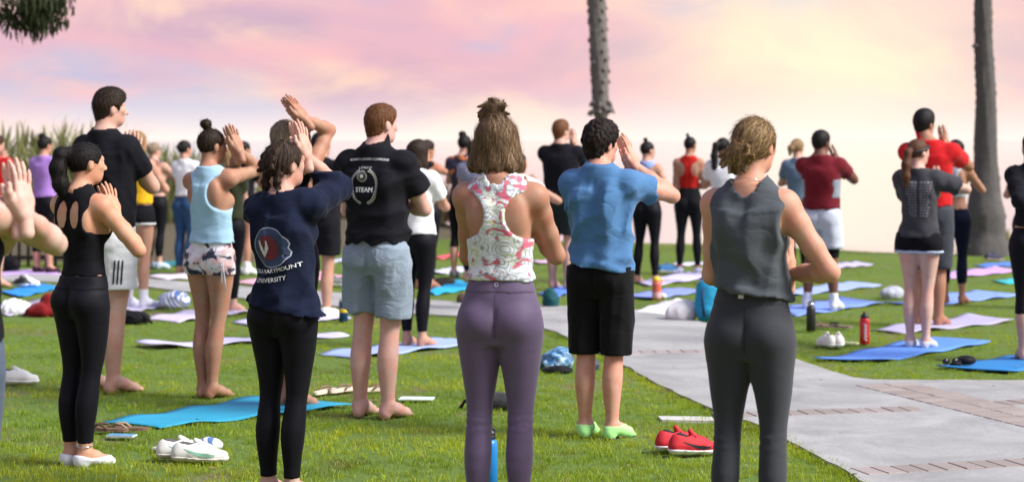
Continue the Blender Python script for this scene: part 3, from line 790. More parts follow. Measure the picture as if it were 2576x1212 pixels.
NEAR = [(-260, 706), (100, 712), (250, 717), (375, 726), (475, 738), (639, 758), (872, 777), (1032, 793), (1170, 801), (1300, 815), (1400, 840), (1470, 874), (1570, 925), (1660, 974), (1775, 1030), (1890, 1070), (2000, 1124), (2150, 1204), (2260, 1275), (2420, 1400)]
FAR = [(2720, 963), (2300, 963), (2190, 962), (2150, 956), (2085, 938), (2000, 908), (1930, 874), (1870, 848), (1800, 824), (1730, 806), (1650, 793), (1560, 784), (1430, 775), (1170, 764), (1032, 757), (810, 737), (572, 722), (375, 705), (250, 698), (100, 694), (-260, 688)]
PATH = P2(NEAR) + [Vector((9, 7.4, 0)), Vector((9, FPX * CH / 613, 0))] + P2(FAR)
EDGE = [(-400, 660), (100, 660), (640, 660), (760, 642), (870, 628), (990, 612), (1110, 602), (1400, 606), (1700, 613), (2050, 625), (2200, 634), (2450, 641), (2750, 644)]
ED = P2(EDGE)
LAWN = [Vector((-40, -8, 0)), Vector((40, -8, 0)), Vector((40, 26.5, 0))] + [Vector((12, 26.4, 0))] + ED[::-1] + [Vector((-14, 25, 0)), Vector((-40, 25, 0))]
tag(sheet('lawn', LAWN, m_soil(), 0, .5), kind='structure')
_r = random.Random(3); _pp = []
for i, p in enumerate(PATH):                            # the poured edge wavers and crumbles a little
    q = PATH[(i + 1) % len(PATH)]; n = max(1, int((q - p).length / .12)); nn = Vector((-(q - p).y, (q - p).x, 0)).normalized()
    _pp += [p.lerp(q, j / n) + nn * _r.gauss(0, .007) for j in range(n)]
path = tag(sheet('path', _pp, m_concrete(), .022, .1), kind='structure')
CONC = m_concrete(); MORT = plain((.17, .165, .16), .95, 'mortar', .3, 80)
tag(sheet('concrete_strip', [G(1655, 1052), G(1665, 1062), G(1800, 1064), G(1790, 1054)], plain((.55, .54, .52), .9, 'white_concrete', .5, 150, .25), .016, .05), kind='structure')
BM = m_brick(); brick_me = None
def band(a, b, width, cols=1, ext=0.0):
    global brick_me
    a, b = G(*a), G(*b); u = (b - a).normalized(); b = b + u * ext; Ln = (b - a).length; n = Vector((-u.y, u.x, 0)); an = math.atan2(u.y, u.x)
    hw = width / 2
    sheet('mortar_bed', [a - n * hw, b - n * hw, b + n * hw, a + n * hw], MORT, .0165, 0, path)
    step = .106; cw = width / cols
    for i in range(int(Ln / step)):
        for c in range(cols):
            if brick_me is None:
                mb = MB(); h = (.0485, .0965, .012); bv = .004
                mb.box((0, 0, -.006), (h[0], h[1], .010))
                mb.add([(-h[0] + bv, -h[1] + bv, .0075), (h[0] - bv, -h[1] + bv, .0075), (h[0] - bv, h[1] - bv, .0075), (-h[0] + bv, h[1] - bv, .0075), (-h[0], -h[1], .004), (h[0], -h[1], .004), (h[0], h[1], .004), (-h[0], h[1], .004)],
                       [(0, 1, 2, 3), (4, 5, 1, 0), (5, 6, 2, 1), (6, 7, 3, 2), (7, 4, 0, 3)])
                brick_me = mb.build('brick', BM, path, False); o = brick_me
            else: o = link(bpy.data.objects.new('brick', brick_me.data), path)
            p = a + u * (step * (i + .5)) + n * (-hw + cw * (c + .5)); o.location = (p.x, p.y, .0188 + random.uniform(-.001, .0015)); o.rotation_euler = (random.uniform(-.006, .006), random.uniform(-.006, .006), an + random.uniform(-.012, .012)); o.scale = (1, cw / .2, 1)
band((2160, 1197), (2576, 1173), .20, 1, .5)
band((1800, 1054), (2330, 1036), .19)
band((1575, 893), (1955, 888), .17)
band((2222, 974), (2600, 1066), .42, 2, .4)
band((2450, 1029), (2640, 1015), .2, 1, .6)
# earth bank behind the lawn, falling away to the beach; then sand and sea
def bank():
    v = []; f = []; n = len(BK); prof = [(0, 0), (.25, .10), (1.0, .32), (2.4, .42), (5, .30), (9, -1.5), (14, -5.4)]
    for i, p in enumerate(BK):
        for dy, z in prof:
            q = min(1, p[2] / .5); v.append((p[0] - dy * .1, p[1] + dy * (.12 + .88 * q), z * p[2] if z > 0 and q == 1 else (z if q == 1 else -.42 * dy)))
    m = len(prof)
    for i in range(n - 1):
        for j in range(m - 1): f.append((i * m + j, (i + 1) * m + j, (i + 1) * m + j + 1, i * m + j + 1))
    return mesh('earth_bank', v, f, m_earth())
BK = [(p.x, p.y - .05, hgt) for p, hgt in zip([Vector((-40, 25, 0)), Vector((-14, 25, 0))] + ED, [1, 1, 1, 1, 1.05, 1.1, 1.15, 1.0, .85, .3, .15, .1, .1, .05, .05])] + [(12, 26.3, .05), (40, 26.4, .05)]
tag(bank(), kind='structure')
tag(mesh('beach', [(-900, 34, -5.2), (900, 34, -5.2), (900, 150, -5.9), (-900, 175, -5.9)], [(0, 1, 2, 3)], m_sand()), kind='structure')
tag(mesh('sea', [(-8000, 120, -5.75), (8000, 120, -5.75), (8000, 8500, -5.75), (-8000, 8500, -5.75)], [(0, 1, 2, 3)], m_sea()), kind='structure')

# ------------------------------------------------------------------ yoga mats
MATPOLY = []
def m_mat(col):
    key = ('mat', col)
    if key in MATS: return MATS[key]
    t = NT('yoga_mat'); v = t.coord('World'); a = t.noise(v, 5, 3, .6); b = t.noise(v, 260, 2, .5)
    MATS[key] = t.fin(t.mix(a, sc3(col, .86), sc3(col, 1.12)), .7, t.bump(b, .3, .002), Specular_IOR_Level=.3); return MATS[key]
def mat(col, label, *c, wave=.008, curl=.0, dark=None):
    c = [G(*q) for q in c]; ctr = sum(c, Vector()) / 4; nu, nv = 22, 9; v = []; r = random.Random(len(MATPOLY)); ph = r.uniform(0, 6)
    MATPOLY.append([ctr + (q - ctr) * .97 for q in c])
    longU = (c[2] - c[1]).length + (c[3] - c[0]).length > (c[1] - c[0]).length + (c[2] - c[3]).length
    for lay in (0, 1):
        for i in range(nu):
            for j in range(nv):
                s, t = i / (nu - 1), j / (nv - 1)
                if longU: p = (c[0].lerp(c[3], s)).lerp(c[1].lerp(c[2], s), t)
                else: p = (c[0].lerp(c[1], s)).lerp(c[3].lerp(c[2], s), t)
                ed = 1 - min(s, 1 - s) * 2
                z = .021 + wave * (math.sin(s * 11 + ph + t) * .5 + math.sin(s * 5.3 + ph * 2) * .5) * (.4 + .6 * ed) + curl * max(0, ed - .82) * 5
                z += wave * .8 * math.sin(s * 17 + ph) * (2 * t - 1) ** 2
                v.append((p.x - ctr.x, p.y - ctr.y, max(z, .010) - lay * .007))
    f = []; K = nu * nv
    for i in range(nu - 1):
        for j in range(nv - 1):
            a, b, d, e = i * nv + j, (i + 1) * nv + j, (i + 1) * nv + j + 1, i * nv + j + 1; f += [(a, b, d, e), (K + e, K + d, K + b, K + a)]
    for i in range(nu - 1):
        for j, fl in ((0, 0), (nv - 1, 1)):
            a, b = i * nv + j, (i + 1) * nv + j; q = (a, K + a, K + b, b); f.append(q if not fl else q[::-1])
    for j in range(nv - 1):
        for i, fl in ((0, 1), (nu - 1, 0)):
            a, b = i * nv + j, i * nv + j + 1; q = (a, K + a, K + b, b); f.append(q if not fl else q[::-1])
    n0 = (c[1] - c[0]).cross(c[3] - c[0]).z
    if (n0 < 0) == longU: pass
    o = mesh('yoga_mat', v, f, m_mat(hexc(col)), None); o.location = (ctr.x, ctr.y, 0)
    bm_fix(o); return tag(o, label, 'yoga mat', 'yoga mats on the lawn')
def bm_fix(o):
    import bmesh
    b = bmesh.new(); b.from_mesh(o.data); bmesh.ops.recalc_face_normals(b, faces=b.faces); b.to_mesh(o.data); b.free()
mat('2f9cc0', 'teal mat with a lifted corner beside the brown sandals', (252, 1066), (405, 1081), (890, 1025), (652, 1006), wave=.012, curl=.01)
mat('c9c4e6', 'pale lilac mat lying behind the tie dye shorts legs', (338, 872), (392, 881), (880, 848), (840, 838), wave=.02)
mat('9fb2e0', 'lavender mat under the white tee and black leggings', (798, 894), (900, 904), (1225, 866), (1130, 852), wave=.016)
mat('5f8fe0', 'blue mat under the charcoal tee near the red bottle', (2046, 911), (2221, 913), (2492, 865), (2329, 853), wave=.012)
mat('2f7fc0', 'deep blue mat holding dark sunglasses beside the paving', (2356, 929), (2540, 942), (2700, 905), (2590, 893))
mat('b5aecb', 'greyish lilac mat behind the red bottle', (2192, 833), (2270, 842), (2550, 811), (2434, 797), wave=.014)
mat('7f9ce6', 'periwinkle mat under the basketball shorts', (1958, 778), (2001, 798), (2224, 766), (2120, 753), wave=.012)
mat('86a3ee', 'light blue mat under the navy leggings', (2223, 766), (2346, 771), (2562, 747), (2449, 735), wave=.014)
mat('a2b4ea', 'pale blue mat just beyond the basketball shorts', (1950, 736), (1992, 746), (2218, 722), (2130, 712), wave=.012)
mat('c8bfe8', 'whitish mat on the bright lawn beyond the maroon tee', (2078, 669), (2100, 677), (2197, 669), (2150, 661))
mat('cfa6e0', 'pink lilac mat beside the thick palm', (2368, 690), (2390, 703), (2562, 684), (2500, 674))
mat('5b86d8', 'blue mat at the foot of the thick palm', (2448, 669), (2480, 675), (2600, 668), (2560, 660))
mat('3fc0c8', 'turquoise mat beside the black capri leggings', (2494, 708), (2530, 716), (2680, 708), (2650, 700))
mat('d3ccf2', 'white lilac mat under the red racerback', (1596, 712), (1630, 722), (1800, 700), (1730, 687))
mat('8b9be0', 'periwinkle mat beside the orange bottle', (1560, 748), (1640, 756), (1775, 735), (1700, 726))
mat('dcd8ee', 'narrow white mat close to the lawn edge', (1690, 667), (1705, 672), (1790, 666), (1765, 661))
mat('efecf0', 'white mat half under the white bag', (1590, 786), (1650, 800), (1765, 768), (1700, 755))
mat('c9a8e0', 'lilac mat beside the iron railing', (-60, 694), (40, 706), (170, 692), (75, 680))
mat('2f8fe0', 'bright blue mat holding black and white sneakers', (0, 738), (45, 751), (152, 727), (95, 716))
mat('cfc6de', 'pale mat under the white cloth and red bag', (-60, 778), (20, 797), (175, 776), (110, 757))
mat('cfc4dc', 'white mat beside the black duffel bag', (362, 803), (450, 813), (640, 786), (560, 772), wave=.014)
mat('d8d2ea', 'white mat under the white socks', (285, 776), (330, 788), (424, 772), (385, 760))
mat('cdc8ee', 'white lilac mat under the black shorts and navy bottle', (583, 813), (650, 825), (885, 802), (830, 786))
mat('e2d6e4', 'off white mat crossing the far side of the path', (368, 696), (420, 706), (600, 696), (560, 686))
mat('e8b4c4', 'pink mat beyond the path behind the navy sweatshirt', (580, 712), (660, 722), (872, 700), (800, 687))
mat('cfd2ea', 'small white mat near the brown bank', (815, 658), (830, 663), (900, 657), (880, 652))
mat('2f7f86', 'dark teal mat by the reeds', (343, 666), (380, 675), (480, 668), (450, 657))
mat('2fb4e6', 'cyan mat under the orange flower print', (1076, 735), (1094, 745), (1200, 726), (1150, 708))
mat('dcdcf2', 'white mat beyond the cyan mat', (1083, 686), (1110, 693), (1195, 681), (1150, 672))
mat('f0626e', 'coral red mat near the lawn edge', (1092, 650), (1110, 654), (1180, 643), (1150, 638))
mat('5a86dc', 'blue mat under the dark green shorts', (1352, 742), (1400, 751), (1460, 730), (1430, 716))
mat('e6c0dc', 'pink mat on the lawn behind the dark green shorts', (1340, 661), (1360, 666), (1440, 658), (1420, 652))

# ------------------------------------------------------------------ grass
def grass():
    tufts = []; rr = np.random.default_rng(5)
    me_objs = []
    for q in range(5):
        v, f, tn = [], [], []
        for b in range(16):
            r = .045 * math.sqrt(rr.random()); a = rr.uniform(0, 6.28); x, y = r * math.cos(a), r * math.sin(a)
            hgt = rr.uniform(.014, .034); ln = rr.uniform(.2, .9) * hgt; da = rr.uniform(0, 6.28); wd = rr.uniform(.0011, .0019); pa = rr.uniform(0, 3.14)
            wx, wy = math.cos(pa) * wd, math.sin(pa) * wd; mx, my, ex, ey = x + math.cos(da) * ln * .35, y + math.sin(da) * ln * .35, x + math.cos(da) * ln, y + math.sin(da) * ln
            n = len(v); v += [(x - wx, y - wy, -.004), (x + wx, y + wy, -.004), (mx + wx * .8, my + wy * .8, hgt * .6), (mx - wx * .8, my - wy * .8, hgt * .6), (ex, ey, hgt)]
            f += [(n, n + 1, n + 2, n + 3), (n + 3, n + 2, n + 4)]; t = float(np.clip(rr.normal(.5, .25), 0, 1)); tn += [t] * 5
        o = mesh('grass_tuft', v, f, BLADE, None, False); o.data.attributes.new('tint', 'FLOAT', 'POINT').data.foreach_set('value', np.array(tn, np.float32))
        me_objs.append(o)
    # points on the lawn, clear of path and mats
    P = []
    for y0, y1, dens in ((6.5, 12, 300), (12, 17, 210), (17, 31.5, 170)):
        xm = y1 * .275 + 1.2; n = int((y1 - y0) * 2 * xm * dens); P.append(np.stack([rr.uniform(-xm, xm, n), rr.uniform(y0, y1, n)], 1))
    P = np.concatenate(P); x, y = P[:, 0], P[:, 1]
    keep = inside(x, y, LAWN)
    jig = .045
    keep &= ~inside(x + rr.normal(0, jig, len(x)), y + rr.normal(0, jig, len(x)), PATH)
    for mp in MATPOLY: keep &= ~inside(x, y, mp)
    bare = np.sin(x * 1.7 + np.sin(y * 1.1) * 2) * np.sin(y * 1.3 + 1.5 * np.sin(x * .9)) + .5 * np.sin(x * 4.1 + y * 3.3)
    keep &= ~((bare > .95) & (rr.random(len(x)) < .7))
    P = P[keep]; E_ = []                                # a thicker fringe where the mower misses the path edge
    for i in range(len(PATH)):
        p, q = PATH[i], PATH[(i + 1) % len(PATH)]; L_ = (q - p).length; n = int(L_ / .014)
        if min(p.y, q.y) > 24 or abs(p.x) > 8.5 and abs(q.x) > 8.5: continue
        nn = Vector(((q - p).y, -(q - p).x, 0)).normalized()
        for j in range(n): o = p.lerp(q, rr.random()) + nn * (abs(rr.normal(0, .035)) + .004); E_.append((o.x, o.y))
    P = np.concatenate([P, np.array(E_)])
    pts = np.stack([P[:, 0], P[:, 1], np.zeros(len(P))], 1)
    host = mesh('grass', pts, np.zeros((0, 3), int)); host.data.attributes.new('tall', 'FLOAT', 'POINT').data.foreach_set('value', (np.interp(P[:, 1], [9, 13, 20], [1.0, .8, .5]) * rr.uniform(.65, 1.35, len(P))).astype(np.float32)); tag(host, kind='stuff', label='short green lawn grass with dry blades', cat='grass')
    ng = bpy.data.node_groups.new('grass_scatter', 'GeometryNodeTree')
    ng.interface.new_socket('Geometry', in_out='INPUT', socket_type='NodeSocketGeometry'); ng.interface.new_socket('Geometry', in_out='OUTPUT', socket_type='NodeSocketGeometry')
    gi, go = ng.nodes.new('NodeGroupInput'), ng.nodes.new('NodeGroupOutput'); ip = ng.nodes.new('GeometryNodeInstanceOnPoints'); jn = ng.nodes.new('GeometryNodeGeometryToInstance')
    for o in me_objs[::-1]:
        oi = ng.nodes.new('GeometryNodeObjectInfo'); oi.inputs['Object'].default_value = o; oi.inputs['As Instance'].default_value = True
        ng.links.new(oi.outputs['Geometry'], jn.inputs[0])
    for o in me_objs: o.hide_render = True; o.hide_viewport = True
    rv = ng.nodes.new('FunctionNodeRandomValue'); rv.data_type = 'FLOAT_VECTOR'; rv.inputs[0].default_value = (-.12, -.12, 0); rv.inputs[1].default_value = (.12, .12, 6.28)
    rs = ng.nodes.new('GeometryNodeInputNamedAttribute'); rs.data_type = 'FLOAT'; rs.inputs[0].default_value = 'tall'
    mp = ng.nodes.new('GeometryNodeMeshToPoints')
    ng.links.new(gi.outputs[0], mp.inputs[0]); ng.links.new(mp.outputs[0], ip.inputs['Points']); ng.links.new(jn.outputs[0], ip.inputs['Instance'])
    ip.inputs['Pick Instance'].default_value = True
    ng.links.new(rv.outputs[0], ip.inputs['Rotation']); ng.links.new(rs.outputs[0], ip.inputs['Scale']); ng.links.new(ip.outputs[0], go.inputs[0])
    md = host.modifiers.new('scatter', 'NODES'); md.node_group = ng
BLADE = m_blade()
grass()

# ------------------------------------------------------------------ palms, reeds, tree, railing
def m_palm(a_=(.10, .092, .085), b_=(.26, .24, .22)):
    t = NT('palm_bark'); v = t.coord('Object', (6, 6, 9)); a = t.noise(v, 1.5, 5, .7); b = t.noise(t.coord('Object', (30, 30, 3)), 1, 4, .7)
    c = t.mix(a, a_, b_); c = t.mix(t.math('MULTIPLY', b, .5), c, (.10, .09, .085))
    return t.fin(c, .9, t.bump(b, .8, .03))
PB = m_palm(); PB2 = m_palm((.045, .042, .042), (.15, .14, .135))
def leafm(col, name='leaf', tr=.3):
    key = ('leaf', col)
    if key in MATS: return MATS[key]
    t = NT(name); at = t.n('ShaderNodeAttribute', attribute_name='tint').outputs['Fac']; c = t.mix(at, sc3(col, .55), sc3(col, 1.5))
    d = t.n('ShaderNodeBsdfDiffuse', {'Color': c}); q = t.n('ShaderNodeBsdfTranslucent', {'Color': c}); m = t.n('ShaderNodeMixShader', {0: tr, 1: d.outputs[0], 2: q.outputs[0]})
    t.t.links.new(m.outputs[0], t.out.inputs[0]); MATS[key] = t.m; return t.m
def palm(base, prof, hgt, label, boots=(), rough=.0, seed=0, PB=PB):
    root = empty('palm_tree', base); tag(root, label, 'palm tree'); r = random.Random(seed)
    zs = np.linspace(0, hgt, 170); n = 20; v = []; f = []
    for i, z in enumerate(zs):
        rad = np.interp(z, [p[0] for p in prof], [p[1] for p in prof]); cx = np.interp(z, [p[0] for p in prof], [p[2] for p in prof])
        ring = rough * (.5 + .5 * math.sin(z * 52 + math.sin(z * 3) * 2)) ** 3
        for k_ in range(n):
            a = 2 * math.pi * k_ / n; q = rad + ring * (.6 + .4 * math.sin(a * 5 + z * 37)) + .01 * math.sin(a * 7 + z * 4) + (.06 * max(0, .5 - z) * math.sin(a * 6 + 1.3))
            v.append((cx + q * math.cos(a), q * math.sin(a), z))
    for i in range(len(zs) - 1):
        for k_ in range(n): f.append((i * n + k_, i * n + (k_ + 1) % n, (i + 1) * n + (k_ + 1) % n, (i + 1) * n + k_))
    trunk = mesh('trunk', v, f, PB, root)
    for (z, cnt, size) in boots:                       # stubs of old leaf bases
        cx = np.interp(z, [p[0] for p in prof], [p[2] for p in prof]); rad = np.interp(z, [p[0] for p in prof], [p[1] for p in prof])
        for i in range(cnt):
            a = 2 * math.pi * (i + r.random() * .6) / cnt; o = Vector((cx + rad * .85 * math.cos(a), rad * .85 * math.sin(a), z + r.uniform(-.03, .03)))
            dr = Vector((math.cos(a), math.sin(a), 0)); mb = MB()
            mb.tube([o, o + dr * size * .6 + Vector((0, 0, -size * .1)), o + dr * size + Vector((0, 0, -size * r.uniform(.2, .8)))], [.045, .04, .012], 6); mb.build('leaf_stub', PB, trunk)
    cx = prof[-1][2]; v, f, tn = [], [], []
    for i in range(26):                                # crown of fan fronds, above the frame
        a = i * 2.4; el = r.uniform(-.5, 1.1); dr = Vector((math.cos(a) * math.cos(el), math.sin(a) * math.cos(el), math.sin(el))); L_ = r.uniform(1.0, 1.5); o = Vector((cx, 0, hgt)); e = o + dr * L_
        sd = dr.cross(Vector((0, 0, 1))).normalized(); up = sd.cross(dr)
        m = len(v); v += [o - sd * .02, o + sd * .02, e + sd * .02, e - sd * .02]; f.append((m, m + 1, m + 2, m + 3)); tn += [.2] * 4
        for j in range(22):
            t = -1.5 + 3 * j / 21; d2 = (dr * math.cos(t) + sd * math.sin(t)); q = e + d2 * r.uniform(.6, .85) + Vector((0, 0, -.25 * abs(t) - .1)); w_ = sd * .03 * math.cos(t) - dr * .03 * math.sin(t)
            m = len(v); v += [e - w_ * .3, e + w_ * .3, e.lerp(q, .5) + w_ + up * .03, q]; f += [(m, m + 1, m + 2, m + 3)]; tn += [r.random()] * 4
    o = mesh('crown', v, f, leafm((.06, .10, .03)), root, False); o.data.attributes.new('tint', 'FLOAT', 'POINT').data.foreach_set('value', np.array(tn, np.float32))
b1 = W(1512, 600, 31.5); b1.z = -.5
palm(b1, [(0, .13, 0), (3.0, .095, -.0), (2.49 + .0, .1, 0), (2.6, .10, -.02), (2.75, .14, -.02), (3.6, .145, -.04), (4.8, .135, -.10), (11, .13, -.3)][:1] + [(2.45, .095, .0), (2.62, .13, -.0), (3.5, .145, -.035), (4.9, .13, -.09), (11, .12, -.3)], 11,
     'slender ringed palm trunk rising behind the blue tee', [(2.60, 9, .12), (2.70, 7, .08)] + [(2.9 + i * .17, 4, .055) for i in range(14)], .03, 1)
b2 = G(2480, 641); b2.z = -.05
palm(b2, [(0, .40, 0), (.14, .36, 0), (.34, .27, 0), (.62, .275, -.01), (.85, .22, -.02), (1.3, .165, 0), (2.2, .135, 0), (3.0, .12, -.03), (3.7, .115, -.04), (10, .11, -.2)], 10, 'thick grey palm trunk with flared base at the lawn edge', [(2.95, 1, .10)], .02, 2, PB2)
# reeds along the bank
def reed(base, n, h, spread, label, col, seed, plume=.25):
    r = random.Random(seed); v, f, tn = [], [], []
    for i in range(n):
        a = r.uniform(0, 6.28); q = spread * math.sqrt(r.random()); x, y = q * math.cos(a), q * math.sin(a) * .6; hh = h * r.uniform(.55, 1.0); ln = r.uniform(.05, .5) * hh; da = r.uniform(0, 6.28); w_ = r.uniform(.006, .013); t = r.random()
        sx, sy = math.cos(da + 1.57) * w_, math.sin(da + 1.57) * w_; pl = r.random() < plume
        pts = [(x + math.cos(da) * ln * u * u, y + math.sin(da) * ln * u * u, hh * (u - .22 * u * u * ln / hh)) for u in (0, .35, .65, .85, 1)]
        ws = (1, 1.2, .8, .5, .1) if not pl else (.5, .5, .5, 2.4, .4)
        m = len(v)
        for p, k_ in zip(pts, ws): v += [(p[0] - sx * k_, p[1] - sy * k_, p[2]), (p[0] + sx * k_, p[1] + sy * k_, p[2])]
        tn += [t] * 10; f += [(m + 2 * j, m + 2 * j + 1, m + 2 * j + 3, m + 2 * j + 2) for j in range(4)]
    root = empty('reed_clump', base); o = mesh('leaves', v, f, leafm(col, 'reed_leaf', .4), root, False)
    o.data.attributes.new('tint', 'FLOAT', 'POINT').data.foreach_set('value', np.array(tn, np.float32))
    tag(root, label, 'reeds', 'tall reeds along the bank')
RC = [(-8.9, 28, 1.75, .9), (-8.0, 27.2, 1.65, .9), (-7.2, 27.6, 1.5, .8), (-6.5, 28, 1.65, .8), (-5.9, 27.4, 1.35, .7), (-5.3, 28, 1.3, .7), (-4.7, 27.6, 1.25, .7), (-4.1, 28, 1.15, .6), (-3.5, 28.6, .85, .6), (-2.8, 29.5, .7, .6), (-2.0, 30.4, .6, .6), (-1.1, 31.6, .75, .5), (-9.9, 27.6, 1.7, .9)]
RL = ['tall reeds rising behind the red tee', 'tall plumed reeds behind the iron railing', 'reeds behind the lilac tee', 'tallest plumed reeds between the lilac tee and the tall black tee', 'reeds hidden behind the tall black tee', 'reeds behind the mustard top', 'green reeds between the slate crop top and the white tee with jeans', 'shorter green reeds behind the jeans',
      'low dry reeds behind the pale blue tank', 'low dry reeds behind the navy sweatshirt', 'low dry reeds beyond the black printed tee', 'low dry reeds at the end of the brown bank beyond the white tee', 'tall reeds beyond the frame edge past the red tee']
for i, (x, y, hh, sp) in enumerate(RC):
    lb = RL[i]
    reed((x, y, .36 if hh > 1 else .25), 420 if hh > 1.2 else 260, hh, sp, lb, (.27, .28, .12) if hh > 1 else (.24, .20, .11), 100 + i)
for (px, py, hh, lb) in ((2548, 641, .42, 'small yellow grass tuft beside the flared palm base'), (2440, 642, .22, 'low yellow grass tuft in front of the flared palm base')):
    reed(G(px, py), 90, hh, .22, lb, (.50, .46, .08), int(px), 0)
# tree whose drooping branch hangs into the corner of the frame
def corner_tree():
    base = Vector((-9.2, 21.5, 0)); root = empty('weeping_tree', base); tag(root, 'dark weeping tree with drooping fringe of leaves hanging in the sky corner', 'tree'); r = random.Random(4)
    mb = MB(); mb.tube([(0, 0, 0), (.1, .05, 1.2), (.0, 0, 2.6), (.5, 0, 3.6)], [.28, .22, .18, .12], 12); bark = plain((.06, .045, .035), .95, 'bark', .8, 20)
    tr = mb.build('trunk', bark, root)
    ends = []
    for i in range(9):
        e = Vector((r.uniform(1.0, 3.0), r.uniform(-1, 1.2), r.uniform(4.3, 5.2))); mb = MB(); mb.tube([(.3, 0, 3.2), (e.x * .5, e.y * .5, 4.3 + r.uniform(-.1, .3)), e], [.09, .05, .015], 7); mb.build('branch', bark, tr); ends.append(e)
    v, f, tn = [], [], []
    def spray(o, n, ln, sg=.16):
        for i in range(n):
            p = o + Vector((r.gauss(0, sg), r.gauss(0, sg), r.gauss(0, sg * .6))); d = Vector((r.gauss(0, .22), r.gauss(0, .22), -1)).normalized(); l = ln * r.uniform(.4, 1.1); w_ = Vector((r.gauss(0, 1), r.gauss(0, 1), 0)).normalized() * r.uniform(.010, .028)
            q = p + d * l * .5 + w_; m = len(v); v.extend([p - w_ * .4, p + w_ * .4, q, p + d * l]); f.append((m, m + 1, m + 2, m + 3)); tn.extend([r.random()] * 4)
    for e in ends:
        for t in (.35, .55, .75, .9, 1): spray(Vector((e.x * t, e.y * t, 3.3 + (e.z - 3.3) * t + .3 * math.sin(t * 3))), 150, .4)
    # the part seen in the frame corner
    for px, py, n in [(8, 10, 60), (30, 55, 70), (45, 40, 55), (75, 30, 130), (95, 15, 150), (110, 40, 150), (125, 20, 150), (90, 55, 110), (108, 62, 110), (140, 8, 70), (12, 55, 45), (70, 62, 60), (82, 75, 60), (60, 5, 60)]:
        p = W(px, py - 8, 20.6) - base; spray(p + Vector((0, 0, .02)), int(n * 1.2), .14, .10)
    o = mesh('crown', v, f, leafm((.045, .055, .028)), root, False); o.data.attributes.new('tint', 'FLOAT', 'POINT').data.foreach_set('value', np.array(tn, np.float32))
corner_tree()
def railing():
    root = empty('iron_railing', (-7.4, 24.2, 0)); tag(root, 'dark iron railing with upright bars beside the reeds', 'railing'); m = plain((.025, .022, .022), .5, 'dark_iron', 0, 30, .1, Metallic=.6)
    wd = plain((.10, .085, .07), .9, 'weathered_wood', .5, 30)
    bar = None
    for i in range(22):
        x = i * .115
        if bar is None:
            mb = MB(); mb.box((0, 0, .45), (.016, .016, .45)); bar = mb.build('bar', m, root, False); o = bar
        else: o = link(bpy.data.objects.new('bar', bar.data), root)
        o.location = (x, 0, 0)
    for z in (.12, .86): mb = MB(); mb.box((1.2, 0.001, z), (1.25, .022, .025)); mb.build('rail', m, root, False)
    for x in (-.06, 2.5): mb = MB(); mb.box((x, 0, .5), (.055, .055, .5)); mb.box((x, 0, 1.015), (.065, .065, .014)); mb.build('post', wd, root, False)
railing()
# ------------------------------------------------------------------ people
PALE, FAIR, MED, TAN, DARK = (.60, .42, .35), (.56, .37, .29), (.48, .30, .215), (.40, .235, .155), (.17, .085, .055)
BLK = cloth((.0075, .0075, .010), .8, .35, .1, .02, 'black_jersey')
BLKT = cloth((.010, .010, .014), .85, .6, .15, .03, 'black_cotton')
LEG = cloth((.0075, .0075, .011), .6, .12, .1, .03, 'black_leggings')
WHT = cloth((.78, .79, .82), .85, .5, .05, .1, 'white_cotton')
SOCKW = cloth((.75, .77, .82), .9, .3, .05, .1, 'white_sock')
def C(h, **k): return cloth(hexc(h), **k)
BROWN, BLOND, BLACKH, DBLOND, RED = hairm((.055, .028, .014), (.17, .09, .04)), hairm((.30, .19, .09), (.60, .42, .22)), hairm((.010, .008, .008), (.05, .04, .04)), hairm((.25, .155, .07), (.66, .46, .23)), hairm((.16, .065, .025), (.36, .16, .06))
DBROWN = hairm((.028, .016, .010), (.10, .06, .035))
GREYBL = hairm((.27, .21, .14), (.58, .50, .38))
TIE = plain((.02, .02, .025), .7, 'elastic')

def floral():
    t = NT('paisley_print'); v = t.coord('Object', (1, .35, 1)); w1 = t.noise(v, 7, 2, .5, out='Color')
    vw = t.n('ShaderNodeMix', {0: .085, 6: v, 7: w1}, data_type='RGBA').outputs[2]
    vo = t.n('ShaderNodeTexVoronoi', {'Vector': vw, 'Scale': 15.0, 'Randomness': 1.0}, feature='F1')
    dist, idc = vo.outputs['Distance'], vo.outputs['Color']
    r1 = t.n('ShaderNodeSeparateColor', {0: idc}).outputs[0]
    rings = t.math('SINE', t.math('MULTIPLY', dist, 36.0))
    lines = t.ramp(rings, [(.50, (0, 0, 0)), (.70, (1, 1, 1))])
    colr = t.ramp(r1, [(0, (.30, .36, .42)), (.30, (.50, .60, .20)), (.56, (.42, .49, .55)), (.76, (.22, .30, .30))], 'CONSTANT')
    c = t.mix(t.math('MULTIPLY', lines, .85), (.70, .73, .77), colr)
    nz = t.noise(t.coord('Object', (1, .4, 1.3), (3, 1, 2)), 15, 1.5, .5, 1.0)
    blob = t.ramp(nz, [(.59, (0, 0, 0)), (.605, (1, 1, 1))])
    c = t.mix(blob, c, (.60, .13, .19))
    edge = t.ramp(nz, [(.565, (0, 0, 0)), (.575, (1, 1, 1)), (.59, (1, 1, 1)), (.595, (0, 0, 0))])
    c = t.mix(t.math('MULTIPLY', edge, .6), c, (.10, .09, .14))
    wv = t.math('ABSOLUTE', t.math('SUBTRACT', t.noise(t.coord('Object', (9, 9, 17)), 1, 3, .55, .9), .5))
    return t.fin(c, .75, t.bump(wv, .4, .04), Sheen_Weight=.1)
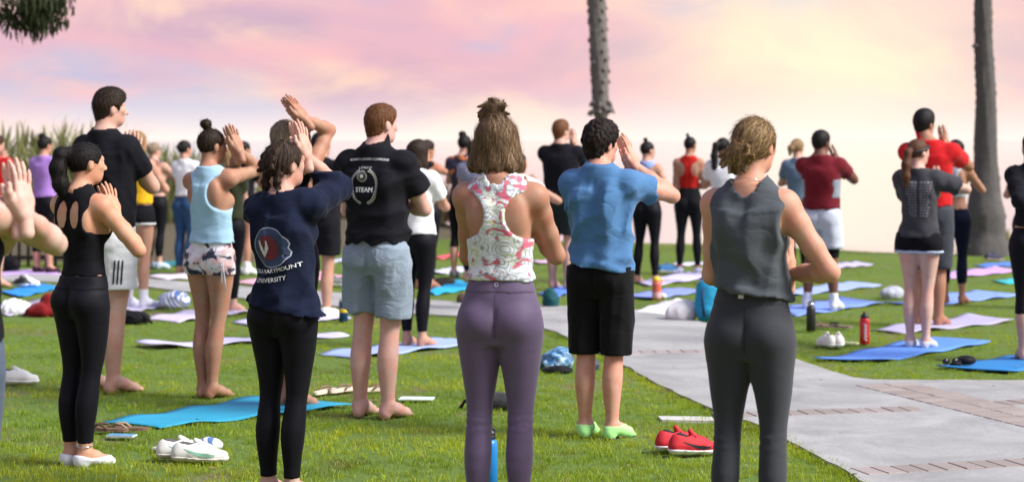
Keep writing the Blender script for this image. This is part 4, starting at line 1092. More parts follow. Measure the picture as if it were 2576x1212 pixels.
def tiedye():
    t = NT('tie_dye'); v = t.coord('Object'); n = t.noise(v, 13, 4, .6, .8); m = t.noise(t.coord('Object', loc=(5, 2, 1)), 10, 3, .6)
    c = t.mix(t.ramp(m, [(.45, (0, 0, 0)), (.56, (1, 1, 1))]), (.80, .78, .82), (.72, .47, .45))
    c = t.mix(t.ramp(n, [(.50, (0, 0, 0)), (.56, (1, 1, 1))]), c, (.018, .022, .06))
    return t.fin(c, .8, t.bump(n, .2, .006), Sheen_Weight=.1)
def print_dark():
    t = NT('dark_flower_print'); v = t.coord('Object'); n = t.noise(v, 11, 2, .5)
    c = t.mix(t.ramp(n, [(.56, (0, 0, 0)), (.60, (1, 1, 1))]), (.02, .022, .05), (.55, .17, .05))
    return t.fin(c, .85)
def heather(col, name='heather', wr=.3):
    t = NT(name); v = t.coord('Object'); n = t.noise(v, 240, 2, .7); n2 = t.noise(v, 7, 3, .5)
    c = t.mix(n, sc3(col, .6), sc3(col, 1.4)); c = t.mix(t.math('MULTIPLY', n2, .4), c, sc3(col, .75))
    wv = t.math('ABSOLUTE', t.math('SUBTRACT', t.noise(t.coord('Object', (8, 8, 15), rot=(.4, .3, .1)), 1, 3, .55, 1.0), .5))
    return t.fin(c, .85, t.bump(wv, wr, .03), Sheen_Weight=.15)
RACER = [(.143, 1.300, .101, .098)]
TANK = [(.160, 1.300, .100, .108)]
MUSCLE = [(.205, 1.290, .075, .115)]
SIDE = (.024, .28, 1.30)
def P_(*a, **k): return person(*a, **k)

# --- the front rows
P_('A', 'fair person in dark top and jeans cut off by the frame edge, hands in prayer', -112, 752, 1.70, 24, .3, 1.0, PALE, (0, 0, 0, 10, 0),
   Rr=((138, 612), (64, 540), (50, 400), 1, -1), top=dict(kind='tank', hem=.95, m=BLKT, loose=.5, holes=MUSCLE), bot=dict(kind='leggings', hem=.10, m=C('4a5566', wr=.3, name='denim'), off=.010, name='jeans'),
   hair=('short', DBROWN, dict(v=.012, short=1, strands=300)), seed=3)
P_('D', 'person with long black ponytail in black strappy tank and black leggings beside white sneakers', 207, 505, 1.60, 33, 0, .95, (.56, .34, .22), (0, .012, 0, 22, 0),
   st=.048, toes=4, Rr=((348, 628), (291, 540), (277, 482), 1, 1), hip=.97,
   top=dict(kind='tank', hem=1.0, m=BLK, off=.005, holes=[(.162, 1.290, .062, .098), (.045, 1.325, .030, .070)], neck=(.05, .07, .035, 1.445, -.02), amp=.0015, name='tank_top'),
   bot=dict(kind='leggings', hem=.115, m=LEG, waist=1.005, band=.93, off=.0045),
   feet=(.042, SOCKW, 'slipper'),
   hair=('pony', BLACKH, dict(v=.007, tail=[(0, -.102, .062), (0, -.150, .055), (-.004, -.165, -.02), (0, -.150, -.11), (.004, -.135, -.165)], tr=[.026, .034, .043, .040, .022], strands=3000, step=.02, stray=.14, tie=((0, -.105, .062), .028, TIE))), seed=11)
P_('E', 'tall person in black tee and white shorts with three black stripes', 268, 392, 1.93, 35, 1, .98, FAIR, (0, .01, 0, 25, 0),
   st=.10, Rr=((382, 468), None, None, 1, 1), hand=(0, .20, 1.27), arm=.98, sh=.9,
   top=dict(kind='tee', hem=.93, m=BLKT, loose=.55, sleeve=.62, off=.010, amp=.005),
   bot=dict(kind='shorts', hem=.665, m=WHT, flare=.04, waist=1.0), hair=('short', DBROWN, dict(v=.011, lift=.014, nape=-.115, short=1, strands=2200, stray=.3)), seed=12)
P_('I', 'person with top bun in pale blue tank and tie dye shorts, barefoot on grass', 530, 401, 1.68, 30, 0, .96, TAN, (-.01, .012, 0, 24, 0),
   st=.035, toes=6, Rr=((652, 428), (603, 380), (580, 308), 1, -1), hip=1.02,
   top=dict(kind='tank', hem=.985, m=cloth((.36, .58, .74), .8, .6, .08, .15, 'pale_blue_jersey'), off=.007, loose=.55, holes=[(.150, 1.300, .094, .120)], neck=(.060, .07, .05, 1.455, -.01), gather=.007, name='tank_top'),
   bot=dict(kind='shorts', hem=.775, m=tiedye(), flare=.008, off=.003, loose=.0, waist=1.03, amp=.003, wl=.05), hair=('bun', DBROWN, dict(v=.006, bun=(-.01, -.045, .150, .040), strands=2200, stray=.12)), seed=13)
P_('L', 'blond person in white tank with arms lifted high behind the navy sweatshirt', 735, 418, 1.72, 25, 0, 1, TAN, (-.045, 0, .0, 25, 0),
   st=.06, Rr=((828, 328), (768, 300), (730, 246), 1, -1), top=dict(kind='tank', hem=1.0, m=WHT, holes=TANK, loose=.3, name='tank_top'), bot=dict(kind='leggings', hem=.2, m=LEG),
   hair=('bob', GREYBL, dict(v=.010, w=.082, bot=-.09, strands=1300)), z0=.012, seed=14)
N_ = P_('N', 'person with two dark braids in navy sweatshirt and black leggings', 714, 557, 1.605, 27, 0, .97, FAIR, (-.012, .012, -.0, 22, 6),
   st=.062, Rr=((854, 474), (772, 394), (755, 305), 1, -1), hip=1.03,
   top=dict(kind='sweat', hem=.905, m=cloth((.009, .013, .032), .9, .55, .2, .05, 'navy_fleece'), off=.014, loose=.62, sleeve=1.93, sr=.018, amp=.015, wl=.12, sq=(1, .4, .6), neck=(.076, .085, .050, 1.43, -.01), slant=-.16, gather=.008, name='sweatshirt'),
   bot=dict(kind='leggings', hem=.10, m=LEG, waist=1.0), hair=('braids', hairm((.045, .027, .018), (.17, .10, .06)), dict(v=.010, amp=.003, strands=3000, stray=.2, nape=-.075)), seed=15)
O_ = P_('O', 'red haired person in black printed tee and pale grey shorts, barefoot', 948, 432, 1.817, 26, 1, .96, (.62, .41, .35), (.012, .01, 0, 24, 0),
   st=.092, toes=10, Rr=((1066, 524), None, None, 1, 1), hand=(0, .22, 1.16), sh=.92,
   top=dict(kind='tee', hem=.955, m=BLKT, loose=.75, sleeve=.60, off=.012, sr=.022, amp=.015, wl=.13, sq=(1, .4, .5), hwave=.012),
   bot=dict(kind='shorts', hem=.60, m=heather((.235, .30, .375), 'grey_shorts', .5), flare=.042, waist=1.0, amp=.012, wl=.13, slant=-.10, wave=.012),
   hair=('short', RED, dict(v=.005, nape=-.085, short=1, strands=2400, amp=.001, stray=.2)), seed=16)
Rg = P_('R', 'person with half up topknot bob in floral racerback and plum leggings', 1258, 615, 1.715, 12, 0, 1.0, TAN, (-.018, .01, 0, 6, 0),
   st=.088, legw=.96, Rr=((1398, 640), (1330, 556), (1326, 462), 1, 1), Ll=((1180, 642), (1300, 556), None, 1, 1), hand=(.01, .24, 1.24), hip=.985, butt=.98,
   top=dict(kind='tank', hem=1.035, m=floral(), off=.006, loose=.12, holes=RACER, neck=(.054, .08, .062, 1.452, -.02), gather=.008, slant=0, amp=.0025, name='tank_top'),
   bot=dict(kind='leggings', hem=.10, m=cloth((.125, .090, .160), .6, .10, .08, .25, 'plum_leggings'), waist=1.06, band=.985, fold=.007, off=.0045),
   hair=('bob', hairm((.16, .098, .053), (.68, .48, .27)), dict(v=.010, w=.134, bot=-.126, bun=(-.004, -.022, .138, .042), bsq=.75, mess=14, amp=.0012, strands=5200, step=.02, stray=.2, tv=.28, rnd=.08)), seed=17)
U_ = P_('U', 'dark haired person in blue tee, black shorts and lime green ankle socks', 1511, 463, 1.70, 24, 1, .92, (.58, .34, .25), (-.008, .01, 0, 26, 0),
   st=.078, toes=12, Rr=((1690, 492), (1600, 420), (1575, 350), 1, -1), sh=.89,
   top=dict(kind='tee', hem=.925, m=cloth((.072, .185, .37), .85, .75, .14, .2, 'blue_jersey'), loose=.72, sleeve=.55, off=.011, sr=.020, amp=.018, wl=.12, sq=(1, .4, .6), slant=-.12, gather=.008),
   bot=dict(kind='shorts', hem=.455, m=cloth((.008, .008, .009), .85, .5, .1, .08, 'black_mesh'), flare=.036, waist=.985, amp=.005),
   feet=(.078, cloth((.40, .85, .30), .85, .3, .06, .1, 'lime_sock'), 'sock', C('6b7078')),
   hair=('curly', hairm((.016, .010, .008), (.075, .045, .03)), dict(v=.017, lift=.014, curl=1, amp=.009, nape=-.118, fade=.8, short=1, strands=2200, stray=.4)), seed=18)
Yg = P_('Y', 'person with messy low bun in charcoal sleeveless top and charcoal leggings', 1888, 652, 1.695, 20, 0, 1.04, (.56, .335, .235), (.012, .012, 0, 18, 0),
   st=.098, legw=.92, sh=.97, Rr=((2086, 682), (1986, 690), None, 1, 1), Ll=((1792, 690), (1850, 700), None, 1, 1), hand=(.02, .24, 1.08), hip=.94, butt=.95,
   top=dict(kind='tank', hem=1.03, m=cloth((.074, .085, .098), .9, .75, .14, .15, 'charcoal_cotton'), off=.010, loose=.62, holes=MUSCLE, neck=(.064, .09, .085, 1.452, -.02), amp=.014, wl=.11, sq=(1, .5, .22), gather=.008, slant=-.16, name='sleeveless_top'),
   bot=dict(kind='leggings', hem=.10, m=heather((.024, .027, .036), 'charcoal_leggings', .06), waist=1.06, band=.985, fold=.007, off=.0045),
   hair=('bun', DBLOND, dict(v=.013, bun=(-.005, -.118, -.028, .046), bsq=1.0, mess=26, amp=.0020, strands=4600, step=.018, stray=.26, rnd=.05, nape=-.07, tail=None)), seed=19)

# --- middle rows
P_('F', 'blond person in mustard yellow top, black shorts with white trim and white socks', 348, 262, 1.68, 32, 0, 1, MED, (-.02, 0, 0, 10, 0), st=.1,
   Rr=((416, 476), None, None, 1, 1), top=dict(kind='tank', hem=1.0, m=C('d9a81c'), loose=.8, holes=MUSCLE, hwave=.02, name='sleeveless_top'),
   bot=dict(kind='shorts', hem=.79, m=BLK, flare=.015, trim=WHT), feet=(.18, SOCKW, 'sock'), hair=('bob', BLOND, dict(v=.01, w=.085, bot=-.11)), z0=.012, seed=21)
P_('K', 'short blond person in olive top partly hidden behind the pale blue tank', 578, 269, 1.53, 25, 0, 1, FAIR, st=.06, Rr=((613, 506), None, None, 1, 1), top=dict(kind='tee', hem=.95, m=C('2f3322'), loose=.5, sleeve=.5),
   bot=dict(kind='leggings', hem=.12, m=LEG), hair=('bob', BLOND, dict(v=.01, w=.085, bot=-.1)), z0=.012, seed=22)
P_('M', 'person in black tee, long black shorts and white shoes beside the navy bottle', 806, 278, 1.66, 20, 1, 1.02, MED, Rr=None, top=dict(kind='tee', hem=.9, m=BLKT, loose=.7, sleeve=.6), bot=dict(kind='shorts', hem=.56, m=BLKT, flare=.04),
   feet=(.08, WHT, 'shoe'), hair=('short', BLACKH, dict(v=.01)), z0=.012, seed=23)
P_('P', 'person with dark bob in white tee and black leggings, barefoot on lavender mat', 1048, 324, 1.60, 30, 0, 1, MED, (.01, 0, 0, 15, 0), st=.07, Rr=((1120, 520), None, None, 1, 1),
   top=dict(kind='tee', hem=.93, m=WHT, loose=.75, sleeve=.62, sr=.02, amp=.006), bot=dict(kind='leggings', hem=.12, m=LEG), hair=('bob', DBROWN, dict(v=.012, w=.098, bot=-.13)), z0=.012, seed=24)
P_('S', 'short person in white tee with lifted hands seen past the floral racerback', 1302, 268, 1.49, 30, 0, 1, MED, (0, 0, 0, 30, 0), Rr=((1404, 505), (1352, 478), (1338, 428), 1, 1), top=dict(kind='tee', hem=.9, m=WHT, loose=.7, sleeve=.45), bot=dict(kind='leggings', hem=.1, m=LEG),
   hair=('bob', BLACKH, dict(v=.008, w=.09, bot=-.09)), seed=25)
P_('AA', 'dark skinned person in maroon tee with grey side panels and white basketball shorts', 2066, 266, 1.68, 22, 1, .98, DARK, (-.005, 0, 0, 20, 0), st=.13, Rr=((2148, 452), (2112, 412), (2098, 374), 1, -1),
   top=dict(kind='tee', hem=.96, m=C('6d1522'), loose=.7, sleeve=.55, panel=C('8a93a0')), bot=dict(kind='shorts', hem=.575, m=C('c3cbdc'), flare=.045, name='basketball_shorts', under=(.49, BLK)), feet=(.17, SOCKW, 'sock'),
   hair=('curly', BLACKH, dict(v=.012, curl=1, amp=.003, nape=-.06)), z0=.012, seed=26)
P_('AB', 'person with auburn ponytail and headband in faded charcoal tee and black shorts', 2312, 326, 1.605, 28, 0, 1.02, PALE, (-.012, 0, 0, 30, 0), st=.06, Rr=((2430, 476), None, None, 1, 1), hand=(0, .27, 1.3),
   top=dict(kind='tee', hem=.90, m=C('3a3a40'), loose=.85, sleeve=.72, sr=.024, amp=.006), bot=dict(kind='shorts', hem=.735, m=BLK, flare=.022, trim=C('b9c6e0')), feet=(.06, C('c8c6c8'), 'sock'),
   hair=('pony', hairm((.11, .045, .022), (.36, .17, .08)), dict(v=.008, tail=[(0, -.10, .03), (.02, -.14, -.0), (.03, -.165, -.1), (.035, -.175, -.2), (.035, -.175, -.27)], tr=[.024, .032, .038, .036, .018])), z0=.012, seed=27)
P_('AC', 'tall person in red tee with hands lifted standing behind the charcoal tee', 2338, 290, 1.86, 28, 1, 1.0, (.36, .20, .13), (-.05, 0, 0, 20, 0), st=.09, Rr=((2436, 418), (2384, 376), (2377, 332), 1, -1),
   top=dict(kind='tee', hem=.95, m=C('c2161c'), loose=.6, sleeve=.6), bot=dict(kind='shorts', hem=.5, m=C('3c3f48'), flare=.04), hair=('short', BLACKH, dict(v=.014, lift=.014, nape=-.07)), seed=28)
P_('AD', 'person in pale grey crop top and navy leggings, barefoot on blue mat near the palm', 2400, 257, 1.60, 26, 0, 1.02, TAN, (.02, 0, 0, 20, 0), st=.085, Rr=((2470, 478), (2425, 425), (2410, 385), 1, 1),
   top=dict(kind='tank', hem=1.1, m=C('b6bac2'), holes=TANK, off=.005, name='crop_top'), bot=dict(kind='leggings', hem=.2, m=C('10152a', wr=.2)), hair=('bob', BLACKH, dict(v=.008, w=.08, bot=-.08)), z0=.012, seed=29)
P_('AE', 'person in black long sleeves and black capri leggings cut off by the frame edge', 2600, 346, 1.66, 15, 0, 1, FAIR, Ll=((2566, 505), None, None, -1, 1), top=dict(kind='tee', hem=1.0, m=BLKT, loose=.5, sleeve=1.7), bot=dict(kind='leggings', hem=.34, m=LEG), hair=('bun', DBROWN, dict(bun=(0, -.08, .1, .04))), z0=.012, seed=30)

# --- far rows
P_('B', 'person in red tee cut off by the frame edge beside the reeds', -14, 230, 1.66, 25, 1, 1, FAIR, Rr=((20, 452), (10, 420), (14, 385), 1, -1), top=dict(kind='tee', hem=.95, m=C('b01018'), sleeve=.8), bot=dict(kind='shorts', hem=.55, m=C('b9bfd2')), hair=('short', BROWN, dict(v=.01)), seed=41)
P_('C', 'dark bun person in lilac tee and black leggings on the lilac mat by the fence', 112, 209, 1.635, 20, 0, 1.05, (.5, .31, .22), st=.09, top=dict(kind='tee', hem=.95, m=C('a47cc8'), loose=.7, sleeve=.5), bot=dict(kind='leggings', hem=.25, m=LEG), feet=(.06, C('3a1f33'), 'shoe'), hair=('bun', BLACKH, dict(v=.012, bun=(0, -.05, .125, .05))), z0=.012, seed=42)
P_('G', 'grey blond person in slate crop top and black leggings with one arm held out', 392, 202, 1.56, 28, 0, 1, FAIR, (-.04, 0, 0, 10, 0), Rr=((446, 450), None, None, 1, 1), top=dict(kind='tank', hem=1.02, m=C('565b68'), holes=TANK, name='crop_top'), bot=dict(kind='leggings', hem=.15, m=LEG), feet=(.07, C('b9cbe0'), 'shoe'), hair=('bun', GREYBL, dict(v=.01, bun=(0, -.1, .06, .035))), z0=.012, seed=43)
P_('H', 'dark haired person in white tee and blue jeans in front of the reeds', 468, 210, 1.60, 25, 0, 1, MED, (-.03, 0, 0, 15, 0), top=dict(kind='tee', hem=1.0, m=WHT, loose=.5, sleeve=.5), bot=dict(kind='leggings', hem=.1, m=C('27476b', wr=.3, name='denim'), off=.01, name='jeans'), hair=('bun', BLACKH, dict(v=.01, bun=(0, -.11, .03, .035))), seed=44)
P_('J', 'person in black tee and dark shorts with white shoes beyond the pale blue tank', 612, 211, 1.58, 22, 0, 1, TAN, st=.07, top=dict(kind='tee', hem=.9, m=BLKT, loose=.7, sleeve=.6), bot=dict(kind='shorts', hem=.72, m=C('20281f'), flare=.03), feet=(.14, SOCKW, 'shoe'), hair=('bun', BLACKH, dict(bun=(0, -.1, .06, .03))), z0=.012, seed=45)
P_('Z2', 'person with one elbow out behind the dark bob and white tee', 1072, 232, 1.60, 25, 0, 1, (.45, .24, .15), Rr=((1118, 432), (1070, 400), (1040, 360), 1, 1), top=dict(kind='tank', hem=1.0, m=BLKT, holes=TANK), bot=dict(kind='leggings', hem=.1, m=LEG), hair=('short', DBROWN, dict(v=.01)), seed=46)
P_('Q', 'dark bun person in black top with orange flowers on the cyan mat', 1162, 216, 1.65, 20, 0, 1, FAIR, (.03, 0, 0, 10, 0), st=.09, top=dict(kind='tee', hem=.95, m=print_dark(), loose=.5, sleeve=.5), bot=dict(kind='leggings', hem=.35, m=LEG), feet=(.07, C('6b6f72'), 'shoe'), hair=('bun', BLACKH, dict(v=.01, bun=(-.02, -.03, .13, .05))), z0=.012, seed=47)
P_('Q2', 'person in aubergine leggings mostly hidden behind the floral racerback', 1192, 222, 1.58, 20, 0, 1, FAIR, top=dict(kind='tee', hem=.95, m=C('8d8fa6'), loose=.5, sleeve=.5), bot=dict(kind='leggings', hem=.12, m=C('2a1438', wr=.2)), hair=('short', DBROWN, dict(v=.01)), z0=.012, seed=48)
P_('T', 'red haired person in long black tee and dark green shorts below the tall palm trunk', 1412, 234, 1.80, 24, 1, 1.02, FAIR, (-.01, 0, 0, 20, 6), st=.09, Rr=((1475, 420), (1450, 370), (1443, 325), 1, -1), top=dict(kind='tee', hem=.90, m=BLKT, loose=.85, sleeve=.7), bot=dict(kind='shorts', hem=.58, m=C('26302d'), flare=.04), hair=('short', RED, dict(v=.012, lift=.01)), z0=.012, seed=49)
P_('V', 'bun haired person in lavender blue sports top and black leggings behind the orange bottle', 1628, 225, 1.58, 26, 0, 1.02, (.55, .34, .24), (.0, 0, 0, 25, 0), st=.11, Rr=((1684, 488), None, None, 1, 1), top=dict(kind='tank', hem=1.14, m=C('8ea6d8'), holes=RACER, name='sports_top'), bot=dict(kind='leggings', hem=.08, m=LEG, waist=1.06), hair=('bun', BLACKH, dict(v=.006, bun=(-.01, -.03, .14, .03))), z0=.012, seed=50)
P_('W', 'person with tiny high ponytail in red racerback and black leggings near the lawn edge', 1733, 210, 1.635, 10, 0, 1.03, TAN, (.015, 0, 0, 20, 0), st=.11, Rr=((1774, 468), None, None, 1, 1), Ll=((1699, 470), None, None, 1, 1), hand=(0, .22, 1.1), top=dict(kind='tank', hem=1.06, m=C('b01a12'), holes=RACER, name='racerback_top'), bot=dict(kind='leggings', hem=.1, m=C('17181c', wr=.15), waist=1.07), feet=(.06, C('c9cbdc'), 'shoe'), hair=('bun', BLACKH, dict(v=.005, bun=(-.03, -.02, .135, .022), bsq=1.4)), z0=.012, seed=51)
P_('X', 'person with waist long black ponytail in white tee behind the charcoal sleeveless top', 1818, 225, 1.63, 15, 0, 1, MED, (.005, 0, 0, 20, 0), top=dict(kind='tee', hem=.95, m=WHT, loose=.8, sleeve=.6), bot=dict(kind='leggings', hem=.1, m=LEG), hair=('pony', BLACKH, dict(v=.01, tail=[(0, -.1, .05), (-.03, -.14, .03), (-.045, -.15, -.1), (-.04, -.14, -.24), (-.035, -.13, -.3)], tr=[.025, .035, .042, .036, .02])), seed=52)
P_('Z', 'blond ponytail person in faded blue tee and dark olive leggings beside the maroon tee', 2008, 215, 1.62, 15, 0, 1, FAIR, (-.01, 0, 0, 20, 0), Rr=None, top=dict(kind='tee', hem=.95, m=C('5f7488'), loose=.7, sleeve=.6), bot=dict(kind='leggings', hem=.1, m=C('222a22', wr=.2)), hair=('pony', BLOND, dict(v=.01, tail=[(0, -.1, .05), (-.03, -.13, .0), (-.04, -.13, -.08)], tr=[.03, .04, .02])), seed=53)
P_('AF', 'person in violet tee and black leggings beyond the black long sleeves', 2592, 262, 1.60, 15, 0, 1, FAIR, top=dict(kind='tee', hem=1.0, m=C('7d52c0'), loose=.6, sleeve=.5), bot=dict(kind='leggings', hem=.12, m=LEG), hair=('pony', BROWN, dict(tail=[(0, -.1, .05), (0, -.13, -.1)], tr=[.03, .02])), seed=54)
# ------------------------------------------------------------------ things on the ground
def at(o, px, py, rz=0, z=0.0):
    o.location = G(px, py, 0) + Vector((0, 0, z)); o.rotation_euler = (0, 0, R_(rz)); return o
SHOE_ME = {}
def sneaker(px, py, rz, label, upper, sole, lace=None, style='low', group=None, z=.012, mark=None, roll=0):
    root = empty('sneaker'); at(root, px, py, rz, z); tag(root, label, 'shoe', group)
    if style not in SHOE_ME:
        f = Field((-.07, -.17, -.02), (.07, .19, .14), .0052); X, Y, Z = f.grid()
        tall = .018 if style == 'run' else 0
        for b in (-.012, .012):
            f.chain([(b * .6, -.105, .045), (b, -.03, .045), (b * 1.3, .06, .038), (b * 1.2, .115, .030)], [.030, .031, .031, .025], .02)
        f.ell((0, -.08, .07), (.034, .052, .040 + tall * .5), .02); f.ell((0, .0, .068), (.030, .065, .032), .03)
        up = f.F.copy()
        hole = d_ell(X, Y, Z, (0, -.062, .118 + tall * .4), (.024, .042, .050)); up = smax(up, -hole, .008)
        u2 = np.maximum(up, .020 - Z).astype(np.float32)
        so = np.maximum(f.F - .006, np.maximum(Z - .026 - .010 * np.clip((-Y) / .1, 0, 1), -Z - .0 + .012 * np.clip((Y - .1) / .06, 0, 1) - .002)).astype(np.float32)
        lin = np.maximum(np.maximum(hole - .003, f.F + .004), .05 - Z).astype(np.float32)
        tg = Field(f.lo, f.lo + np.array([.14, .36, .17]), .0052); tg.chain([(0, .04, .078), (0, -.005, .097), (0, -.02, .110 + tall * .6)], [.012, .016, .013], .01)
        SHOE_ME[style] = [surface_net(u2, f.lo, f.h), surface_net(so, f.lo, f.h), tg.mesh(), surface_net(lin, f.lo, f.h)]
    for nm, (v, fc), m in zip(('upper', 'sole', 'tongue', 'lining'), SHOE_ME[style], (upper, sole, upper, plain((.10, .09, .09), .9, 'lining') if style != 'run' else plain((.015, .015, .015), .9, 'dark_lining'))):
        if len(v): mesh(nm, v, fc, m, root)
    for i in range(5):
        y = -.002 + i * .018; zz = .106 - i * .007; mb = MB(); mb.tube([(-.027, y, zz - .016), (0, y + .003, zz + .003), (.027, y, zz - .016)], .0035, 5); mb.build('lace', lace or upper, root)
    if mark:                                            # a swoop on the side of the upper
        bv = BVHTree.FromPolygons([Vector(p) for p in SHOE_ME[style][0][0]], SHOE_ME[style][0][1].tolist())
        for s in (-1, 1):
            v, fc = [], []
            for i in range(10):
                t = i / 9; y = .075 - .15 * t; zc = .040 + .035 * t ** 1.6 - .006 * math.sin(t * 3.1); w_ = .009 * math.sin(min(1, (1 - t) * 1.4 + .06) * 1.57) * (1 if t > .12 else .6)
                for q in (-w_, w_):
                    h = bv.ray_cast(Vector((s * .1, y, zc + q)), Vector((-s, 0, 0))); v.append(tuple((h[0] if h[0] else Vector((s * .035, y, zc + q))) + Vector((s * .0015, 0, 0))))
            fc = [(2 * i, 2 * i + 1, 2 * i + 3, 2 * i + 2) for i in range(9)]; mesh('side_mark', v, fc, mark, root)
    if roll: root.rotation_euler = (0, R_(roll), R_(rz)); root.location.z += .03
    return root
WSH = plain((.72, .72, .70), .6, 'white_leather', .15, 90); WSO = plain((.62, .58, .52), .7, 'rubber', .2, 60); WS2 = plain((.80, .82, .84), .6, 'white_foam')
RSH = plain((.55, .012, .025), .7, 'red_mesh', .5, 400); BKM = plain((.01, .01, .012), .5, 'black_mark'); GRN = plain((.25, .55, .42), .5, 'green_mark')
sneaker(463, 1160, -80, 'white leather sneaker standing behind its pair beside the folded towel', WSH, WSO, WS2, mark=GRN)
sneaker(502, 1168, -84, 'white leather sneaker with green mark, front one of its pair on the grass', WSH, WSO, WS2, mark=GRN)
sneaker(1708, 1138, -62, 'red running shoe with white sole tucked behind its pair', RSH, WS2, BKM, 'run', mark=BKM)
sneaker(1745, 1148, -70, 'red running shoe with black swoop, front one of its pair by the path', RSH, WS2, BKM, 'run', mark=BKM)
sneaker(2079, 876, 12, 'white sneaker seen from the heel beside the small yellow card, inner of its pair', plain((.82, .80, .74), .7, 'cream_knit', .3, 300), WS2)
sneaker(2109, 876, -8, 'white sneaker seen from the heel next to the yellow card', plain((.82, .80, .74), .7, 'cream_knit', .3, 300), WS2)
sneaker(42, 970, -70, 'white chunky sneaker on the grass beside the jeans', WSH, WS2)
sneaker(52, 727, 40, 'black and white sneaker standing on the bright blue mat', plain((.03, .03, .03), .7, 'black_suede'), WS2, WS2, z=.03)
sneaker(68, 726, -100, 'white and black sneaker lying crosswise on the bright blue mat', WS2, WS2, BKM, z=.03, mark=BKM)
sneaker(843, 724, -80, 'grey sneaker resting beside the pink mat', plain((.18, .18, .19), .8, 'grey_knit'), WS2, z=.02)
sneaker(1680, 692, -60, 'blue sneaker on the white lilac mat', plain((.03, .16, .38), .8, 'blue_knit'), WS2, z=.03)
sneaker(1790, 714, 100, 'navy and white sneaker beside the blue backpack', plain((.02, .05, .18), .8, 'navy_knit'), WS2, z=.02)
sneaker(2500, 656, -70, 'navy trainer lying near the flared palm base', plain((.03, .03, .07), .8, 'dark_knit'), plain((.7, .55, .5), .7, 'pink_sole'), z=.0)
def flipflop(px, py, rz, label, sole, strap, group=None, z=.02):
    root = empty('flip_flop'); at(root, px, py, rz, z); tag(root, label, 'sandal', group)
    out = [(.042 * (1 - .22 * math.cos(a * 2 + .3)) * math.cos(a) * (1.0 if math.sin(a) > 0 else .82), .125 * math.sin(a)) for a in [2 * math.pi * i / 20 for i in range(20)]]
    n = 20; v = [(x, y, z_) for z_ in (0, .017) for x, y in out]; f = [tuple(range(n - 1, -1, -1)), tuple(range(n, 2 * n))] + [(i, (i + 1) % n, n + (i + 1) % n, n + i) for i in range(n)]
    mesh('sole', v, f, sole, root, False)
    for s in (-1, 1):
        mb = MB(); mb.tube([(0, .075, .016), (s * .012, .058, .036), (s * .034, .015, .034), (s * .036, -.015, .012)], [.004, .006, .007, .006], 6); mb.build('strap', strap, root)
CREAM = plain((.72, .62, .50), .8, 'cream_foam', .2, 60); TANL = plain((.20, .12, .08), .6, 'brown_leather', .3, 60)
flipflop(818, 995, -25, 'cream flip flop on the grass, beside its pair behind the navy sweatshirt legs', CREAM, TANL)
flipflop(862, 991, -35, 'cream flip flop next to the bare calf of the grey shorts', CREAM, TANL)
flipflop(938, 990, -60, 'cream flip flop behind the grey shorts legs', CREAM, TANL)
flipflop(270, 1092, 78, 'brown leather sandal beside the teal mat', TANL, plain((.10, .05, .03), .6, 'dark_leather'))
flipflop(318, 1090, 84, 'brown leather sandal with pale inside near the teal mat corner', TANL, plain((.35, .24, .16), .6, 'tan_leather'))
flipflop(2068, 828, 70, 'dusky pink sandal beside the black bottle', plain((.34, .22, .21), .8, 'dusky_foam'), TANL)
flipflop(2108, 829, 60, 'dusky pink sandal with dark straps behind the white sneakers', plain((.34, .22, .21), .8, 'dusky_foam'), BKM)
def slab(name, px, py, rz, w_, d_, h_, m, label, cat, z=.02, m2=None, cname='screen'):
    root = empty(name); at(root, px, py, rz, z); tag(root, label, cat); mb = MB(); b = min(h_ * .4, .004)
    mb.box((0, 0, h_ / 2), (w_ / 2, d_ / 2, h_ / 2)); mb.build('case', m, root, False)
    mb = MB(); mb.box((0, 0, h_ + .0006), (w_ / 2 * .92, d_ / 2 * .94, .0006)); mb.build(cname, m2 or m, root, False)
slab('phone', 306, 1106, 80, .075, .15, .009, plain((.62, .66, .72), .3, 'silver_case'), 'phone with blue and white screen lying on the grass', 'phone', m2=plain((.10, .42, .72), .15, 'blue_screen'))
slab('phone', 420, 1139, 70, .07, .14, .009, plain((.75, .75, .75), .4, 'white_case'), 'white phone lying on the grass beside the white sneakers', 'phone')
slab('paper_folder', 1048, 1011, 84, .12, .21, .006, plain((.82, .86, .86), .7, 'white_paper'), 'white folded paper on the grass beside bare feet', 'paper', m2=plain((.66, .84, .80), .7, 'mint_paper'), cname='top_sheet')
slab('card', 2141, 871, 60, .07, .11, .012, plain((.80, .84, .45), .6, 'yellow_card'), 'small yellow card beside the white sneakers', 'card', cname='face_sheet')
def bottle(px, py, prof, parts, label, rz=0, z=.01):
    """prof: profile of the body; parts: (name, profile, material)"""
    root = empty('water_bottle'); at(root, px, py, rz, z); tag(root, label, 'bottle')
    for nm, pr, m in parts:
        if nm == 'handle':
            mb = MB(); c, r, th = pr; mb.tube([(math.cos(a) * r, 0, c + math.sin(a) * r * .9) for a in [math.pi * i / 10 for i in range(11)]], th, 6); mb.build(nm, m, root)
        else: mb = MB(); mb.lathe(pr, 24); o = mb.build(nm, m, root); bev(o)
    return root
def bev(o):
    for p in o.data.polygons: p.use_smooth = len(p.vertices) == 4
BLU = plain((.015, .20, .58), .35, 'blue_powder_coat', .1, 300); BLKP = plain((.012, .012, .014), .45, 'black_plastic'); NVY = plain((.01, .05, .15), .35, 'navy_coat'); YEL = plain((.75, .55, .02), .5, 'yellow_band')
